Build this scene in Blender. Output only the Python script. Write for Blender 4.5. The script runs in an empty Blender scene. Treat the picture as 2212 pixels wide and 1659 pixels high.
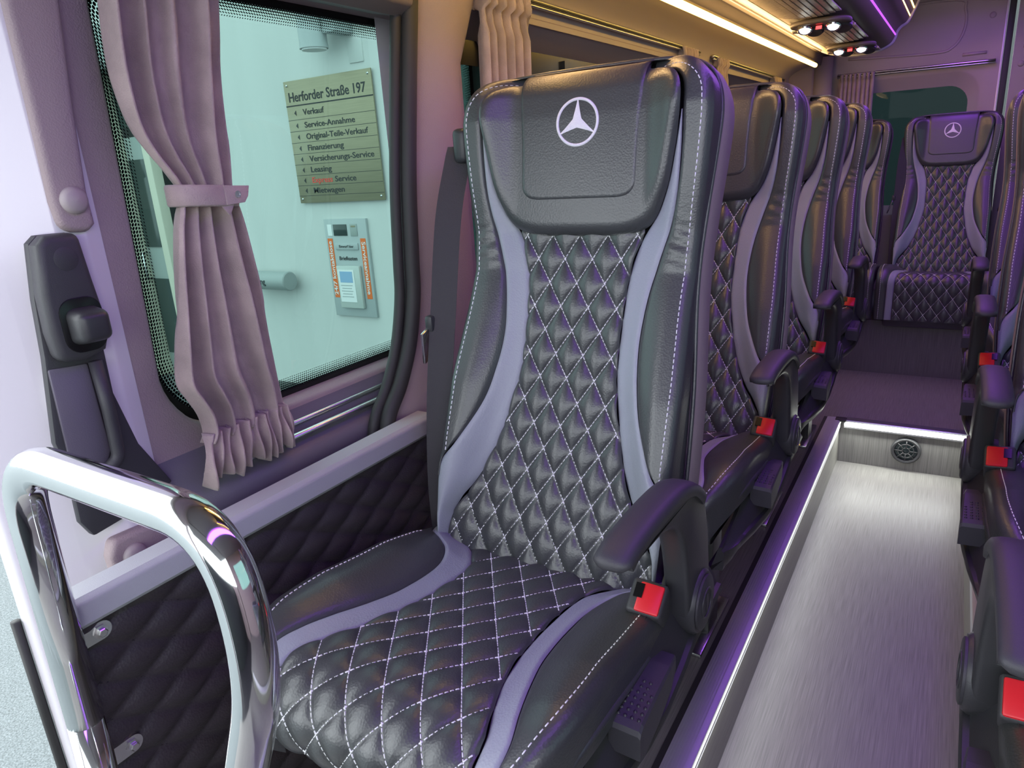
import bpy, bmesh, math, random
import numpy as np
from mathutils import Vector, Matrix
random.seed(4); np.random.seed(4)
SC = bpy.context.scene; COL = SC.collection; PI = math.pi

# ------------------------------------------------------------------ camera
CAM_YAW, CAM_PITCH, CAM_ROLL, CAM_F = math.radians(32.4175), math.radians(17.4297), math.radians(-3.8282), 1517.48
_f = Vector((-math.sin(CAM_YAW)*math.cos(CAM_PITCH), math.cos(CAM_YAW)*math.cos(CAM_PITCH), -math.sin(CAM_PITCH)))
_r = Vector((math.cos(CAM_YAW), math.sin(CAM_YAW), 0)); _u = _r.cross(_f)
_r2 = _r*math.cos(CAM_ROLL) + _u*math.sin(CAM_ROLL); _u2 = _r2.cross(_f)
cd = bpy.data.cameras.new('camera'); cam = bpy.data.objects.new('camera', cd); COL.objects.link(cam)
cd.sensor_width = 36; cd.lens = 36*CAM_F/2212; cd.clip_start = .02; cd.clip_end = 200
cam.matrix_world = Matrix(((_r2.x,_u2.x,-_f.x,0),(_r2.y,_u2.y,-_f.y,0),(_r2.z,_u2.z,-_f.z,1.17),(0,0,0,1)))
SC.camera = cam

# ------------------------------------------------------------------ world, exposure
SC.view_settings.view_transform = 'Standard'; SC.view_settings.look = 'None'
SC.view_settings.gamma = 1.0; SC.view_settings.use_curve_mapping = False
SC.view_settings.exposure = 0.0
SC.cycles.use_denoising = True
SC.cycles.max_bounces = 6; SC.cycles.diffuse_bounces = 3; SC.cycles.transparent_max_bounces = 10
SC.cycles.sample_clamp_indirect = 6.0
wd = bpy.data.worlds.new('sky'); SC.world = wd; wd.use_nodes = True
_bg = wd.node_tree.nodes['Background']; _bg.inputs[0].default_value = (.90,.97,1.0,1); _bg.inputs[1].default_value = 4.8

def area(name, loc, rot, sx, sy, col, power, spread=PI):
    l = bpy.data.lights.new(name, 'AREA'); l.shape = 'RECTANGLE'; l.size = sx; l.size_y = sy
    l.color = col; l.energy = power; l.spread = spread
    o = bpy.data.objects.new(name, l); COL.objects.link(o); o.location = loc; o.rotation_euler = rot
    return o
PURPLE = (.34,.10,1.0); WARM = (1.0,.60,.33); WHITE = (.95,1.0,.92)
# the lamps of the bus: violet ceiling strip over the aisle, violet strip along the rack nose, warm strip under the rack, white step light
area('violet_ceiling_lamp', (-.02,2.0,1.80), (0,0,0), .18, 5.2, PURPLE, 18)
area('warm_cove_lamp', (-.735,2.75,1.568), (0,math.radians(-35),0), .02, 3.4, WARM, 15)
area('warm_up_lamp', (-.728,2.75,1.588), (0,math.radians(-125),0), .015, 3.4, WARM, 5)
area('warm_rack_lamp', (-.245,2.75,1.80), (0,math.radians(180),0), .02, 3.2, WARM, 3)
area('white_step_lamp', (-.09,3.178,-.012), (math.radians(-30),0,0), .44, .02, WHITE, 2.2)
area('white_edge_lamp', (-.326,1.75,-.018), (0,math.radians(-50),0), .012, 2.8, WHITE, 3)

# ------------------------------------------------------------------ materials
M = {}
def mat(name, col, rough=.5, metal=0, bump=None, spec=.5, noise=None, coat=0, sheen=0):
    m = bpy.data.materials.new(name); m.use_nodes = True; nt = m.node_tree; b = nt.nodes['Principled BSDF']
    b.inputs['Base Color'].default_value = (*col,1); b.inputs['Roughness'].default_value = rough
    b.inputs['Metallic'].default_value = metal; b.inputs['Specular IOR Level'].default_value = spec
    if coat: b.inputs['Coat Weight'].default_value = coat; b.inputs['Coat Roughness'].default_value = .15
    if sheen: b.inputs['Sheen Weight'].default_value = sheen; b.inputs['Sheen Roughness'].default_value = .5
    tc = nt.nodes.new('ShaderNodeTexCoord')
    if bump:
        sc_, st = bump[0], bump[1]
        if len(bump) > 2 and bump[2] == 'voronoi':
            n = nt.nodes.new('ShaderNodeTexVoronoi'); n.inputs['Scale'].default_value = sc_; out = n.outputs['Distance']
        else:
            n = nt.nodes.new('ShaderNodeTexNoise'); n.inputs['Scale'].default_value = sc_; n.inputs['Detail'].default_value = 3; out = n.outputs['Fac']
        nt.links.new(tc.outputs['Object'], n.inputs['Vector'])
        bp = nt.nodes.new('ShaderNodeBump'); bp.inputs['Strength'].default_value = st; bp.inputs['Distance'].default_value = .002
        nt.links.new(out, bp.inputs['Height']); nt.links.new(bp.outputs['Normal'], b.inputs['Normal'])
    if noise:
        sc_, amt = noise[0], noise[1]
        n2 = nt.nodes.new('ShaderNodeTexNoise'); n2.inputs['Scale'].default_value = sc_; n2.inputs['Detail'].default_value = 5
        if len(noise) > 2:
            mp = nt.nodes.new('ShaderNodeMapping'); mp.inputs['Scale'].default_value = noise[2]
            nt.links.new(tc.outputs['Object'], mp.inputs['Vector']); nt.links.new(mp.outputs['Vector'], n2.inputs['Vector'])
        else: nt.links.new(tc.outputs['Object'], n2.inputs['Vector'])
        r = nt.nodes.new('ShaderNodeValToRGB')
        r.color_ramp.elements[0].position = .3; r.color_ramp.elements[1].position = .7
        r.color_ramp.elements[0].color = (*[c*(1-amt) for c in col],1); r.color_ramp.elements[1].color = (*[min(1,c*(1+amt)) for c in col],1)
        nt.links.new(n2.outputs['Fac'], r.inputs['Fac']); nt.links.new(r.outputs['Color'], b.inputs['Base Color'])
    M[name] = m; return m
def emit(name, col, s):
    m = bpy.data.materials.new(name); m.use_nodes = True; nt = m.node_tree; nt.nodes.clear()
    e = nt.nodes.new('ShaderNodeEmission'); e.inputs[0].default_value = (*col,1); e.inputs[1].default_value = s
    o = nt.nodes.new('ShaderNodeOutputMaterial'); nt.links.new(e.outputs[0], o.inputs[0]); M[name] = m
def glass(name, tint, ior=1.45):
    m = bpy.data.materials.new(name); m.use_nodes = True; nt = m.node_tree; nt.nodes.clear()
    t = nt.nodes.new('ShaderNodeBsdfTransparent'); t.inputs[0].default_value = (*tint,1)
    g = nt.nodes.new('ShaderNodeBsdfGlossy'); g.inputs['Roughness'].default_value = .02
    fr = nt.nodes.new('ShaderNodeFresnel'); fr.inputs['IOR'].default_value = ior
    mx = nt.nodes.new('ShaderNodeMixShader'); o = nt.nodes.new('ShaderNodeOutputMaterial')
    nt.links.new(fr.outputs[0], mx.inputs[0]); nt.links.new(t.outputs[0], mx.inputs[1]); nt.links.new(g.outputs[0], mx.inputs[2]); nt.links.new(mx.outputs[0], o.inputs[0])
    M[name] = m
mat('leather', (.047,.050,.052), .36, bump=(330,.12,'voronoi'), spec=.85)
mat('leather_grey', (.30,.32,.37), .42, bump=(330,.16,'voronoi'))
mat('leather_panel', (.045,.038,.042), .42, bump=(300,.25,'voronoi'), spec=.4)
mat('thread', (.82,.82,.84), .7)
mat('thread_dark', (.015,.013,.015), .8)
mat('emblem_thread', (.85,.83,.88), .6, bump=(900,.3))
mat('shell_taupe', (.25,.205,.205), .65, bump=(700,.2))
mat('plastic', (.036,.036,.040), .40, bump=(600,.12))
mat('plastic_matte', (.045,.044,.05), .5, bump=(800,.15))
mat('red_plastic', (.75,.02,.035), .35)
mat('webbing', (.045,.042,.046), .75, bump=(500,.4))
mat('trim_fabric', (.35,.275,.285), .85, bump=(420,.25,'voronoi'))
mat('trim_plain', (.38,.325,.33), .6, bump=(500,.1))
mat('curtain', (.42,.33,.315), .95, bump=(500,.5), noise=(14,.22), sheen=.3)
mat('chrome', (.86,.87,.88), .07, 1.0, spec=.5)
mat('steel', (.70,.70,.70), .22, 1.0)
mat('aluminium', (.72,.72,.74), .30, 1.0, noise=(60,.05,(30,1,1)))
mat('nosing_metal', (.62,.62,.66), .45, .55)
mat('rubber', (.035,.034,.034), .6)
mat('black_frit', (.006,.006,.007), .25)
mat('rail_grey', (.42,.43,.46), .55, bump=(700,.2))
mat('white_paint', (.74,.70,.75), .16, coat=.5)
mat('sill_dark', (.15,.135,.17), .6, bump=(500,.15))
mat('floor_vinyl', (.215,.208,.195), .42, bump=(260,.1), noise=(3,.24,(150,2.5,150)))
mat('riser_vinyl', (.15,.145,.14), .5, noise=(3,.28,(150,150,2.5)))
mat('asphalt', (.145,.165,.17), .9, bump=(200,.5), noise=(160,.45))
mat('paving', (.10,.11,.11), .9, noise=(30,.3))
mat('render_white', (.62,.64,.63), .9, bump=(120,.1), noise=(1.2,.04,(3,1,.4)))
mat('sign_brass', (.30,.27,.185), .40, .55, noise=(5,.08,(1,1,30)))
mat('ink', (.02,.025,.03), .6); mat('ink_red', (.75,.08,.06), .6)
mat('panel_grey', (.42,.46,.47), .5); mat('orange', (.80,.16,.03), .5)
mat('paper', (.80,.82,.83), .7); mat('paper_blue', (.28,.44,.66), .7); mat('pouch', (.52,.56,.54), .3)
mat('tube_grey', (.34,.38,.38), .5); mat('frame_grey', (.33,.37,.36), .6); mat('frame_cream', (.62,.60,.50), .6); mat('dark_glass', (.03,.05,.05), .1)
mat('dark_facade', (.05,.06,.06), .8)
mat('rack_plastic', (.10,.085,.07), .45); mat('rack_pale', (.55,.48,.36), .4); mat('ceiling_fabric', (.40,.37,.38), .9, bump=(400,.2))
mat('lamp_lens', (.8,.8,.8), .2)
emit('led_warm', (1.0,.60,.11), 14); emit('led_purple', (.50,.10,1.0), 1.6); emit('led_white', (.96,1.0,.86), 9); emit('led_edge', (.96,1.0,.92), 1.6); emit('led_spot', (.9,1.0,.95), 14); emit('led_red', (1,.05,.05), 4)
glass('glass_green', (.235,.345,.32)); glass('glass_dark', (.09,.15,.14), 1.25); glass('glass_rear', (.08,.14,.14), 1.12)
# printed dot frit on the door glass: flat print, dots shrink away from the black border
def frit_mat():
    m = bpy.data.materials.new('frit_dots'); m.use_nodes = True; nt = m.node_tree; nt.nodes.clear(); L = nt.links.new
    uv = nt.nodes.new('ShaderNodeUVMap'); uv.uv_map = 'UVMap'
    sep = nt.nodes.new('ShaderNodeSeparateXYZ'); L(uv.outputs[0], sep.inputs[0])
    def math_(op, a, b=None, c=None):
        n = nt.nodes.new('ShaderNodeMath'); n.operation = op
        for i, x in enumerate((a,b,c)):
            if x is None: continue
            if isinstance(x, (int,float)): n.inputs[i].default_value = x
            else: L(x, n.inputs[i])
        return n.outputs[0]
    X, Y = sep.outputs[0], sep.outputs[1]
    row = math_('FLOOR', Y); off = math_('MULTIPLY', math_('MODULO', row, 2.0), .5)
    fx = math_('SUBTRACT', math_('FRACT', math_('ADD', X, off)), .5); fy = math_('SUBTRACT', math_('FRACT', Y), .5)
    d = math_('SQRT', math_('ADD', math_('MULTIPLY', fx, fx), math_('MULTIPLY', fy, fy)))
    rad = math_('SUBTRACT', .50, math_('MULTIPLY', row, .055))
    on = math_('LESS_THAN', d, rad)
    t = nt.nodes.new('ShaderNodeBsdfTransparent'); b = nt.nodes.new('ShaderNodeBsdfDiffuse'); b.inputs[0].default_value = (.006,.006,.007,1)
    mx = nt.nodes.new('ShaderNodeMixShader'); o = nt.nodes.new('ShaderNodeOutputMaterial')
    L(on, mx.inputs[0]); L(t.outputs[0], mx.inputs[1]); L(b.outputs[0], mx.inputs[2]); L(mx.outputs[0], o.inputs[0]); M['frit_dots'] = m
frit_mat()

# ------------------------------------------------------------------ mesh helpers
def link(o, parent=None):
    COL.objects.link(o)
    if parent is not None: o.parent = parent
    return o
def obj(name, verts, faces, m, parent=None, smooth=True):
    me = bpy.data.meshes.new(name); me.from_pydata([tuple(map(float,v)) for v in verts], [], [tuple(int(i) for i in f) for f in faces]); me.update()
    if m: me.materials.append(M[m])
    if smooth: me.polygons.foreach_set('use_smooth', [True]*len(me.polygons))
    return link(bpy.data.objects.new(name, me), parent)
def from_bm(name, bm, m, parent=None, smooth=True, sharp=35):
    bmesh.ops.recalc_face_normals(bm, faces=bm.faces[:])
    me = bpy.data.meshes.new(name); bm.to_mesh(me); bm.free()
    me.materials.append(M[m])
    if smooth:
        me.polygons.foreach_set('use_smooth', [True]*len(me.polygons))
        try: me.set_sharp_from_angle(angle=math.radians(sharp))
        except Exception: pass
    return link(bpy.data.objects.new(name, me), parent)
def tag(o, label=None, cat=None, group=None, kind=None):
    if label: o['label'] = label
    if cat: o['category'] = cat
    if group: o['group'] = group
    if kind: o['kind'] = kind
    return o
def thing(name, loc, label, cat, group=None, rot=(0,0,0), kind=None):
    o = bpy.data.objects.new(name, None); COL.objects.link(o); o.location = loc; o.rotation_euler = rot; o.empty_display_size = .05
    return tag(o, label, cat, group, kind)
def grid_faces(nr, nc, closed=False):
    f = []
    for i in range(nr-1):
        for j in range(nc-1 if not closed else nc):
            k = (j+1) % nc
            f.append((i*nc+j, i*nc+k, (i+1)*nc+k, (i+1)*nc+j))
    return f
def bm_box(bm, c, s, bev=0, seg=2, rot=None):
    r = bmesh.ops.create_cube(bm, size=1)
    vs = r['verts']
    for v in vs: v.co = Vector((v.co.x*s[0], v.co.y*s[1], v.co.z*s[2]))
    if bev > 0:
        es = list({e for v in vs for e in v.link_edges})
        b = bmesh.ops.bevel(bm, geom=es, offset=bev, segments=seg, profile=.5, affect='EDGES')
        vs = list({v for f in b['faces'] for v in f.verts} | {v for v in vs if v.is_valid})
    for v in vs:
        p = v.co
        if rot is not None: p = rot @ p
        v.co = p + Vector(c)
    return vs
def box(name, c, s, m, parent=None, bev=0.0, seg=2, rot=None):
    bm = bmesh.new(); bm_box(bm, c, s, bev, seg, rot); return from_bm(name, bm, m, parent)
def prism(name, poly, axis, a0, a1, m, parent=None, bev=0, seg=2):
    """extrude a 2-D polygon along an axis (x: poly=(y,z); y: poly=(x,z); z: poly=(x,y))"""
    bm = bmesh.new()
    def P(p, a): return {'x':(a,p[0],p[1]), 'y':(p[0],a,p[1]), 'z':(p[0],p[1],a)}[axis]
    v0 = [bm.verts.new(P(p,a0)) for p in poly]; v1 = [bm.verts.new(P(p,a1)) for p in poly]
    bm.faces.new(v0); bm.faces.new(v1[::-1]); n = len(poly)
    for i in range(n): bm.faces.new((v0[i], v0[(i+1)%n], v1[(i+1)%n], v1[i]))
    bmesh.ops.recalc_face_normals(bm, faces=bm.faces[:])
    if bev > 0: 
        es = [e for e in bm.edges if len(e.link_faces) == 2 and e.calc_face_angle() > math.radians(50)]
        bmesh.ops.bevel(bm, geom=es, offset=bev, segments=seg, profile=.5, affect='EDGES')
    return from_bm(name, bm, m, parent)
def smooth_path(pts, n, closed=False):
    """Catmull-Rom through pts, n samples, uniform in control index"""
    P = np.array(pts, float); k = len(P)
    ts = np.linspace(0, k-1, n) if not closed else np.linspace(0, k, n, endpoint=False)
    i = np.floor(ts).astype(int)
    if not closed: i = np.minimum(i, k-2)
    t = (ts - i)[:,None]
    g = (lambda j: P[np.clip(j,0,k-1)]) if not closed else (lambda j: P[j % k])
    p0,p1,p2,p3 = g(i-1), g(i), g(i+1), g(i+2)
    return .5*((2*p1)+(-p0+p2)*t+(2*p0-5*p1+4*p2-p3)*t*t+(-p0+3*p1-3*p2+p3)*t**3)
def tube_data(path, rad, ns=12, closed=False, flat=1.0, up=None):
    P = np.array(path, float); n = len(P); verts = []; rads = rad if hasattr(rad,'__len__') else [rad]*n
    T = np.gradient(P, axis=0) if not closed else np.roll(P,-1,0)-np.roll(P,1,0)
    T /= np.linalg.norm(T, axis=1)[:,None]+1e-12
    ref = np.array(up if up is not None else ((0,0,1) if abs(T[0][2]) < .9 else (1,0,0)), float)
    for i in range(n):
        b = np.cross(T[i], ref); nb = np.linalg.norm(b)
        if nb < 1e-6: b = np.array((1.,0,0)); nb = 1
        b /= nb; nn = np.cross(b, T[i]); 
        if up is None: ref = nn
        for j in range(ns):
            a = 2*PI*j/ns; verts.append(P[i] + rads[i]*(math.cos(a)*b + flat*math.sin(a)*nn))
    faces = []
    for i in range(n-1 if not closed else n):
        for j in range(ns):
            k = (j+1)%ns; i2 = (i+1)%n
            faces.append((i*ns+j, i*ns+k, i2*ns+k, i2*ns+j))
    if not closed: faces.append(tuple(range(ns))[::-1]); faces.append(tuple((n-1)*ns+j for j in range(ns)))
    return verts, faces
def tube(name, path, rad, m, parent=None, ns=12, closed=False, flat=1.0, up=None):
    v, f = tube_data(path, rad, ns, closed, flat, up); return obj(name, v, f, m, parent)
def lathe(name, prof, m, parent=None, ns=32, c=(0,0,0), axis='z'):
    """prof: (radius, height)"""
    v = []; 
    for r, h in prof:
        for j in range(ns):
            a = 2*PI*j/ns; x, y = r*math.cos(a), r*math.sin(a)
            p = {'z':(x,y,h),'x':(h,x,y),'y':(x,h,y)}[axis]; v.append((p[0]+c[0],p[1]+c[1],p[2]+c[2]))
    f = grid_faces(len(prof), ns, True)
    if prof[0][0] > 1e-6: f.append(tuple(range(ns)))
    if prof[-1][0] > 1e-6: f.append(tuple((len(prof)-1)*ns+j for j in range(ns)))
    o = obj(name, v, f, m, parent)
    try: o.data.set_sharp_from_angle(angle=math.radians(40))
    except Exception: pass
    return o
def fillet(pts, r, n=8):
    """round the corners of an open 3-D polyline"""
    P = [Vector(p) for p in pts]; out = [P[0]]
    rs = r if hasattr(r,'__len__') else [r]*len(P)
    for i in range(1, len(P)-1):
        a = (P[i-1]-P[i]).normalized(); b = (P[i+1]-P[i]).normalized(); ang = a.angle(b)
        d = min(rs[i]/math.tan(ang/2), .49*(P[i-1]-P[i]).length, .49*(P[i+1]-P[i]).length)
        s, e = P[i]+a*d, P[i]+b*d
        for k in range(n+1):
            t = k/n; out.append(s*(1-t)**2 + P[i]*2*t*(1-t) + e*t*t)
    out.append(P[-1]); return out
def rrect(x0, x1, z0, z1, r, n=8):
    """rounded rectangle, counter-clockwise, r may be a 4-tuple (bl, br, tr, tl)"""
    rs = r if hasattr(r,'__len__') else (r,)*4; p = []
    for (cx, cz, a0, q) in ((x0+rs[0],z0+rs[0],PI,rs[0]),(x1-rs[1],z0+rs[1],1.5*PI,rs[1]),(x1-rs[2],z1-rs[2],0,rs[2]),(x0+rs[3],z1-rs[3],.5*PI,rs[3])):
        for k in range(n+1):
            a = a0 + .5*PI*k/n; p.append((cx+q*math.cos(a), cz+q*math.sin(a)))
    return p
def panel_with_holes(bm, outer, holes, P):
    """flat sheet: P maps 2-D to 3-D"""
    es = []
    for loop in [outer]+holes:
        vs = [bm.verts.new(P(p)) for p in loop]
        es += [bm.edges.new((vs[i], vs[(i+1)%len(vs)])) for i in range(len(vs))]
    bmesh.ops.triangle_fill(bm, use_beauty=True, use_dissolve=False, edges=es)
def band(bm, loopA, loopB):
    a = [bm.verts.new(p) for p in loopA]; b = [bm.verts.new(p) for p in loopB]; n = len(a)
    for i in range(n): bm.faces.new((a[i], a[(i+1)%n], b[(i+1)%n], b[i]))
def text(name, s, width, height, P, m, parent=None, depth=.0015, align='l'):
    """lettering fitted into width x height (width None keeps the shape); P maps text (x,y,d) to 3-D"""
    cu = bpy.data.curves.new(name, 'FONT'); cu.body = s; cu.size = 1; cu.extrude = .02; cu.offset = .012; cu.resolution_u = 3
    t = bpy.data.objects.new(name, cu); COL.objects.link(t)
    dg = bpy.context.evaluated_depsgraph_get(); me = bpy.data.meshes.new_from_object(t.evaluated_get(dg))
    bpy.data.objects.remove(t); bpy.data.curves.remove(cu)
    co = np.array([v.co[:] for v in me.vertices]); x0, x1 = co[:,0].min(), co[:,0].max()
    sy = height/.73; sx = sy if width is None else width/(x1-x0)
    for v in me.vertices:
        x = (v.co.x-x0)*sx - (0 if align == 'l' else (x1-x0)*sx/2)
        v.co = Vector(P(x, v.co.y*sy, (v.co.z+.02)/.04*depth))
    me.materials.clear(); me.materials.append(M[m]); me.name = name
    return link(bpy.data.objects.new(name, me), parent)
def lerp_table(tab):
    a = np.array(sorted(tab)); return lambda x: np.interp(x, a[:,0], a[:,1])
def sstep(x): x = np.clip(x,0,1); return x*x*(3-2*x)
def copy_tree(o, parent=None):
    c = o.copy(); COL.objects.link(c); c.parent = parent
    for ch in [x for x in SRC_CHILDREN.get(o.name, [])]: copy_tree(ch, c)
    return c
SRC_CHILDREN = {}
def index_children():
    SRC_CHILDREN.clear()
    for o in COL.objects:
        if o.parent: SRC_CHILDREN.setdefault(o.parent.name, []).append(o)

# ================================================================== the setting
def S(o): o['kind'] = 'structure'; return o
# --- floors
AL, AR = -.335, .15            # aisle edges
S(box('floor', ((AL+AR)/2, 1.3, -.22), (AR-AL, 3.84, .04), 'floor_vinyl'))
S(box('platform_left', ((-.95+AL)/2, 2.62, -.11), (AL+.95, 4.60, .22), 'floor_vinyl'))
S(box('platform_right', ((AR+1.15)/2, 2.2, -.11), (1.15-AR, 5.4, .22), 'floor_vinyl'))
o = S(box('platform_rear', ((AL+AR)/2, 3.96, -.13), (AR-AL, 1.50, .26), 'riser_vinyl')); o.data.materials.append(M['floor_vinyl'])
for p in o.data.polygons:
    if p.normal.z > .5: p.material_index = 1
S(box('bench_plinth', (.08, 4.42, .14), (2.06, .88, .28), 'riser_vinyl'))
# --- platform edge trims
def nosing(name, x, sgn, y0, y1):
    t = thing(name, (x, y0, 0), None, None); S(t); L = y1-y0
    prism('edge_strip', [(-.052*sgn,.0),(-.052*sgn,.004),(-.004*sgn,.005),(.004*sgn,.002),(.005*sgn,-.03),(.001*sgn,-.03),(.0,-.001)], 'y', 0, L, 'nosing_metal', t)
    prism('anti_slip_strip', [(-.066*sgn,.0),(-.066*sgn,.003),(-.0525*sgn,.003),(-.0525*sgn,.0)], 'y', 0, L, 'rubber', t)
    if sgn > 0: prism('led_line', [(.0052,-.004),(.0062,-.004),(.0062,-.011),(.0052,-.011)], 'y', 0, L, 'led_edge', t)
    for k in range(7): 
        xx = (-.046+.006*k)*sgn
        prism('rib', [(xx-.0012,.004),(xx-.0012,.0056),(xx+.0012,.0056),(xx+.0012,.004)], 'y', 0, L, 'nosing_metal', t)
    return t
nosing('trim_1', AL, 1, .35, 3.215); nosing('trim_2', AR, -1, -.4, 3.215)
t = S(thing('trim_3', (AL, 3.2, 0), None, None)); W_ = AR-AL
prism('edge_strip', [(.03,.001),(.03,.006),(-.012,.006),(-.014,.003),(-.014,-.030),(-.002,-.030),(-.001,.0)], 'x', 0.02, W_, 'aluminium', t)
box('led_strip', (W_/2+.01, -.0155, -.012), (W_-.03, .004, .020), 'led_white', t)
box('corner_cap', (.005, -.003, .003), (.045,.04,.012), 'rubber', t, .004)
# --- left wall with two window openings
XW = -.93
seal_c = [(1.185,1.56),(1.171,1.476),(1.14,1.312),(1.111,1.142),(1.096,1.0),(1.088,.926),(1.061,.836),(1.019,.76),(.974,.705),(.955,.64),(.95,.5),(.95,.25),(.95,0)]
sealp = smooth_path(seal_c, 70)
wy2 = (1.345,2.985,.80,1.503); wy3 = (3.085,4.62,.80,1.520)
outer = [tuple(p) for p in sealp[::-1]] + [(4.95,1.53+.03),(4.95,0)][::1]
h2 = rrect(*wy2, .095); h3 = rrect(*wy3, .095)
bm = bmesh.new()
panel_with_holes(bm, outer, [h2, h3], lambda p: (XW, p[0], p[1]))
for (y0,y1,z0,z1) in (wy2, wy3):
    A = rrect(y0,y1,z0,z1,.095); B = rrect(y0+.012,y1-.012,z0+.012,z1-.012,.09); Cc = rrect(y0+.03,y1-.03,z0+.03,z1-.052,.075)
    band(bm, [(XW,p[0],p[1]) for p in A], [(XW-.012,p[0],p[1]) for p in B]); band(bm, [(XW-.012,p[0],p[1]) for p in B], [(XW-.085,p[0],p[1]) for p in Cc])
bmesh.ops.remove_doubles(bm, verts=bm.verts[:], dist=.0005)
S(from_bm('wall_left', bm, 'trim_fabric', sharp=60))
# outer skin of the body so the wall has depth
bm = bmesh.new(); panel_with_holes(bm, [(1.20,-.35),(5.02,-.35),(5.02,1.95),(1.20,1.95)], [rrect(wy2[0]+.03,wy2[1]-.03,.83,1.451,.075), rrect(wy3[0]+.03,wy3[1]-.03,.83,1.468,.075)], lambda p: (XW-.10,p[0],p[1]))
o = S(from_bm('wall_left_outer', bm, 'white_paint'))
for k,(w, zt) in enumerate(((wy2,1.470),(wy3,1.49))):
    t = S(thing('window_%d'%(k+2), (XW-.088, (w[0]+w[1])/2, (w[2]+w[3])/2-.016), None, None)); hy, hz = (w[1]-w[0])/2, (w[3]-w[2])/2-.016
    G = rrect(-hy+.02,hy-.02,-hz+.02,hz-.02,.08)
    bm = bmesh.new(); bm.faces.new([bm.verts.new((0,p[0],p[1])) for p in G]); from_bm('pane', bm, 'glass_dark', t, False)
    bm = bmesh.new(); I = rrect(-hy+.075,hy-.075,-hz+.06,hz-.075,.06)
    band(bm, [(.004,p[0],p[1]) for p in G], [(.004,p[0],p[1]) for p in I]); from_bm('border', bm, 'black_frit', t, False)
    if k == 0: box('divider', (.008, -.16, .0), (.012,.05,2*hz-.06), 'black_frit', t)
# window pillar cover: convex trim between door seal and second window
yy = np.linspace(0,1,14); rows = []
for p in smooth_path([(1.19,1.575),(1.171,1.476),(1.14,1.312),(1.111,1.142),(1.096,1.0),(1.088,.926),(1.061,.836),(1.019,.76),(.98,.70),(.965,.62)], 40):
    y0, z = p[0]+.022, p[1]; y1 = 1.332 + max(0,(z-1.36))*.55
    for s in yy:
        d = .034*math.sin(PI*min(1,s*1.0))**.75 if 0 < s < 1 else -.004
        rows.append((XW+d, y0+(y1-y0)*s, z))
S(obj('trim_4', rows, grid_faces(40,14), 'trim_fabric'))
# rubber seal round the door opening
t = S(thing('trim_5', (XW,1.09,.62), None, None))
def rel(pts, c): return [(p[0]-c[0],p[1]-c[1],p[2]-c[2]) for p in pts]
c0 = (XW,1.09,.62); sp = smooth_path(seal_c[:10], 80)
tube('seal_bulb', rel([(XW+.012,p[0]+.006,p[1]) for p in sp], c0), .016, 'rubber', t, 12)
tube('seal_lip', rel([(XW-.006,p[0]-.014,p[1]) for p in sp], c0), .011, 'rubber', t, 10)
tube('seal_edge', rel([(XW+.006,p[0]+.026,p[1]) for p in sp], c0), .007, 'rubber', t, 8)
# door header
S(prism('trim_6', [(-1.02,1.485),(-1.0,1.462),(-.93,1.446),(-.90,1.462),(-.89,1.52),(-.82,1.60),(-.82,1.9),(-1.02,1.9)], 'y', -.6, 1.165, 'shell_taupe', None, .006))
# cove between windows and rack
cv = smooth_path([(-.931,1.49),(-.926,1.53),(-.905,1.558),(-.86,1.582),(-.80,1.596),(-.762,1.60),(-.745,1.595)], 24)
v = []; ys = (1.16,4.95)
for y in ys: v += [(p[0],y,p[1]) for p in cv]
S(obj('trim_7', v, grid_faces(2,24), 'trim_plain'))
S(obj('trim_13', [(x,y,z) for y in ys for (x,z) in ((-.748,1.594),(-.738,1.645),(-.695,1.652))], grid_faces(2,3), 'rack_plastic', None, False))
# panel joint on the wall behind the third window
S(box('trim_8', (XW+.004, 4.80, 1.2), (.012,.30,.72), 'trim_fabric', None, .003))
# --- right wall, ceiling
bm = bmesh.new(); panel_with_holes(bm, [(-.5,0),(4.95,0),(4.95,1.9),(-.5,1.9)], [rrect(.0,1.45,.8,1.5,.09), rrect(1.6,3.05,.8,1.5,.09), rrect(3.2,4.65,.8,1.5,.09)], lambda p: (1.13,p[0],p[1]))
S(from_bm('wall_right', bm, 'trim_fabric'))
for k,(a,b) in enumerate(((.0,1.45),(1.6,3.05),(3.2,4.65))):
    bm = bmesh.new(); bm.faces.new([bm.verts.new((0,p[0],p[1])) for p in rrect(-(b-a)/2-.01,(b-a)/2+.01,-.36,.36,.09)])
    o = S(from_bm('window_%d'%(k+5), bm, 'glass_dark', None, False)); o.location = (1.135,(a+b)/2,1.15)
S(box('ceiling', (.1,2.2,1.93), (2.1,5.6,.06), 'ceiling_fabric'))
# --- rear wall: two door leaves
YR = 4.88
bm = bmesh.new()
rw = (-.72,.055,.72,1.50)
panel_with_holes(bm, [(-.97,0),(.135,0),(.135,1.92),(-.97,1.92)], [rrect(*rw,.13)], lambda p: (p[0],YR,p[1]))
A = rrect(*rw,.13); B = rrect(rw[0]+.012,rw[1]-.012,rw[2]+.012,rw[3]-.012,.12); Cc = rrect(rw[0]+.06,rw[1]-.055,rw[2]+.06,rw[3]-.075,.10)
band(bm, [(p[0],YR,p[1]) for p in A], [(p[0],YR+.010,p[1]) for p in B]); band(bm, [(p[0],YR+.010,p[1]) for p in B], [(p[0],YR+.05,p[1]) for p in Cc])
bmesh.ops.remove_doubles(bm, verts=bm.verts[:], dist=.0005)
wr = S(from_bm('wall_rear', bm, 'trim_plain', sharp=60))
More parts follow.
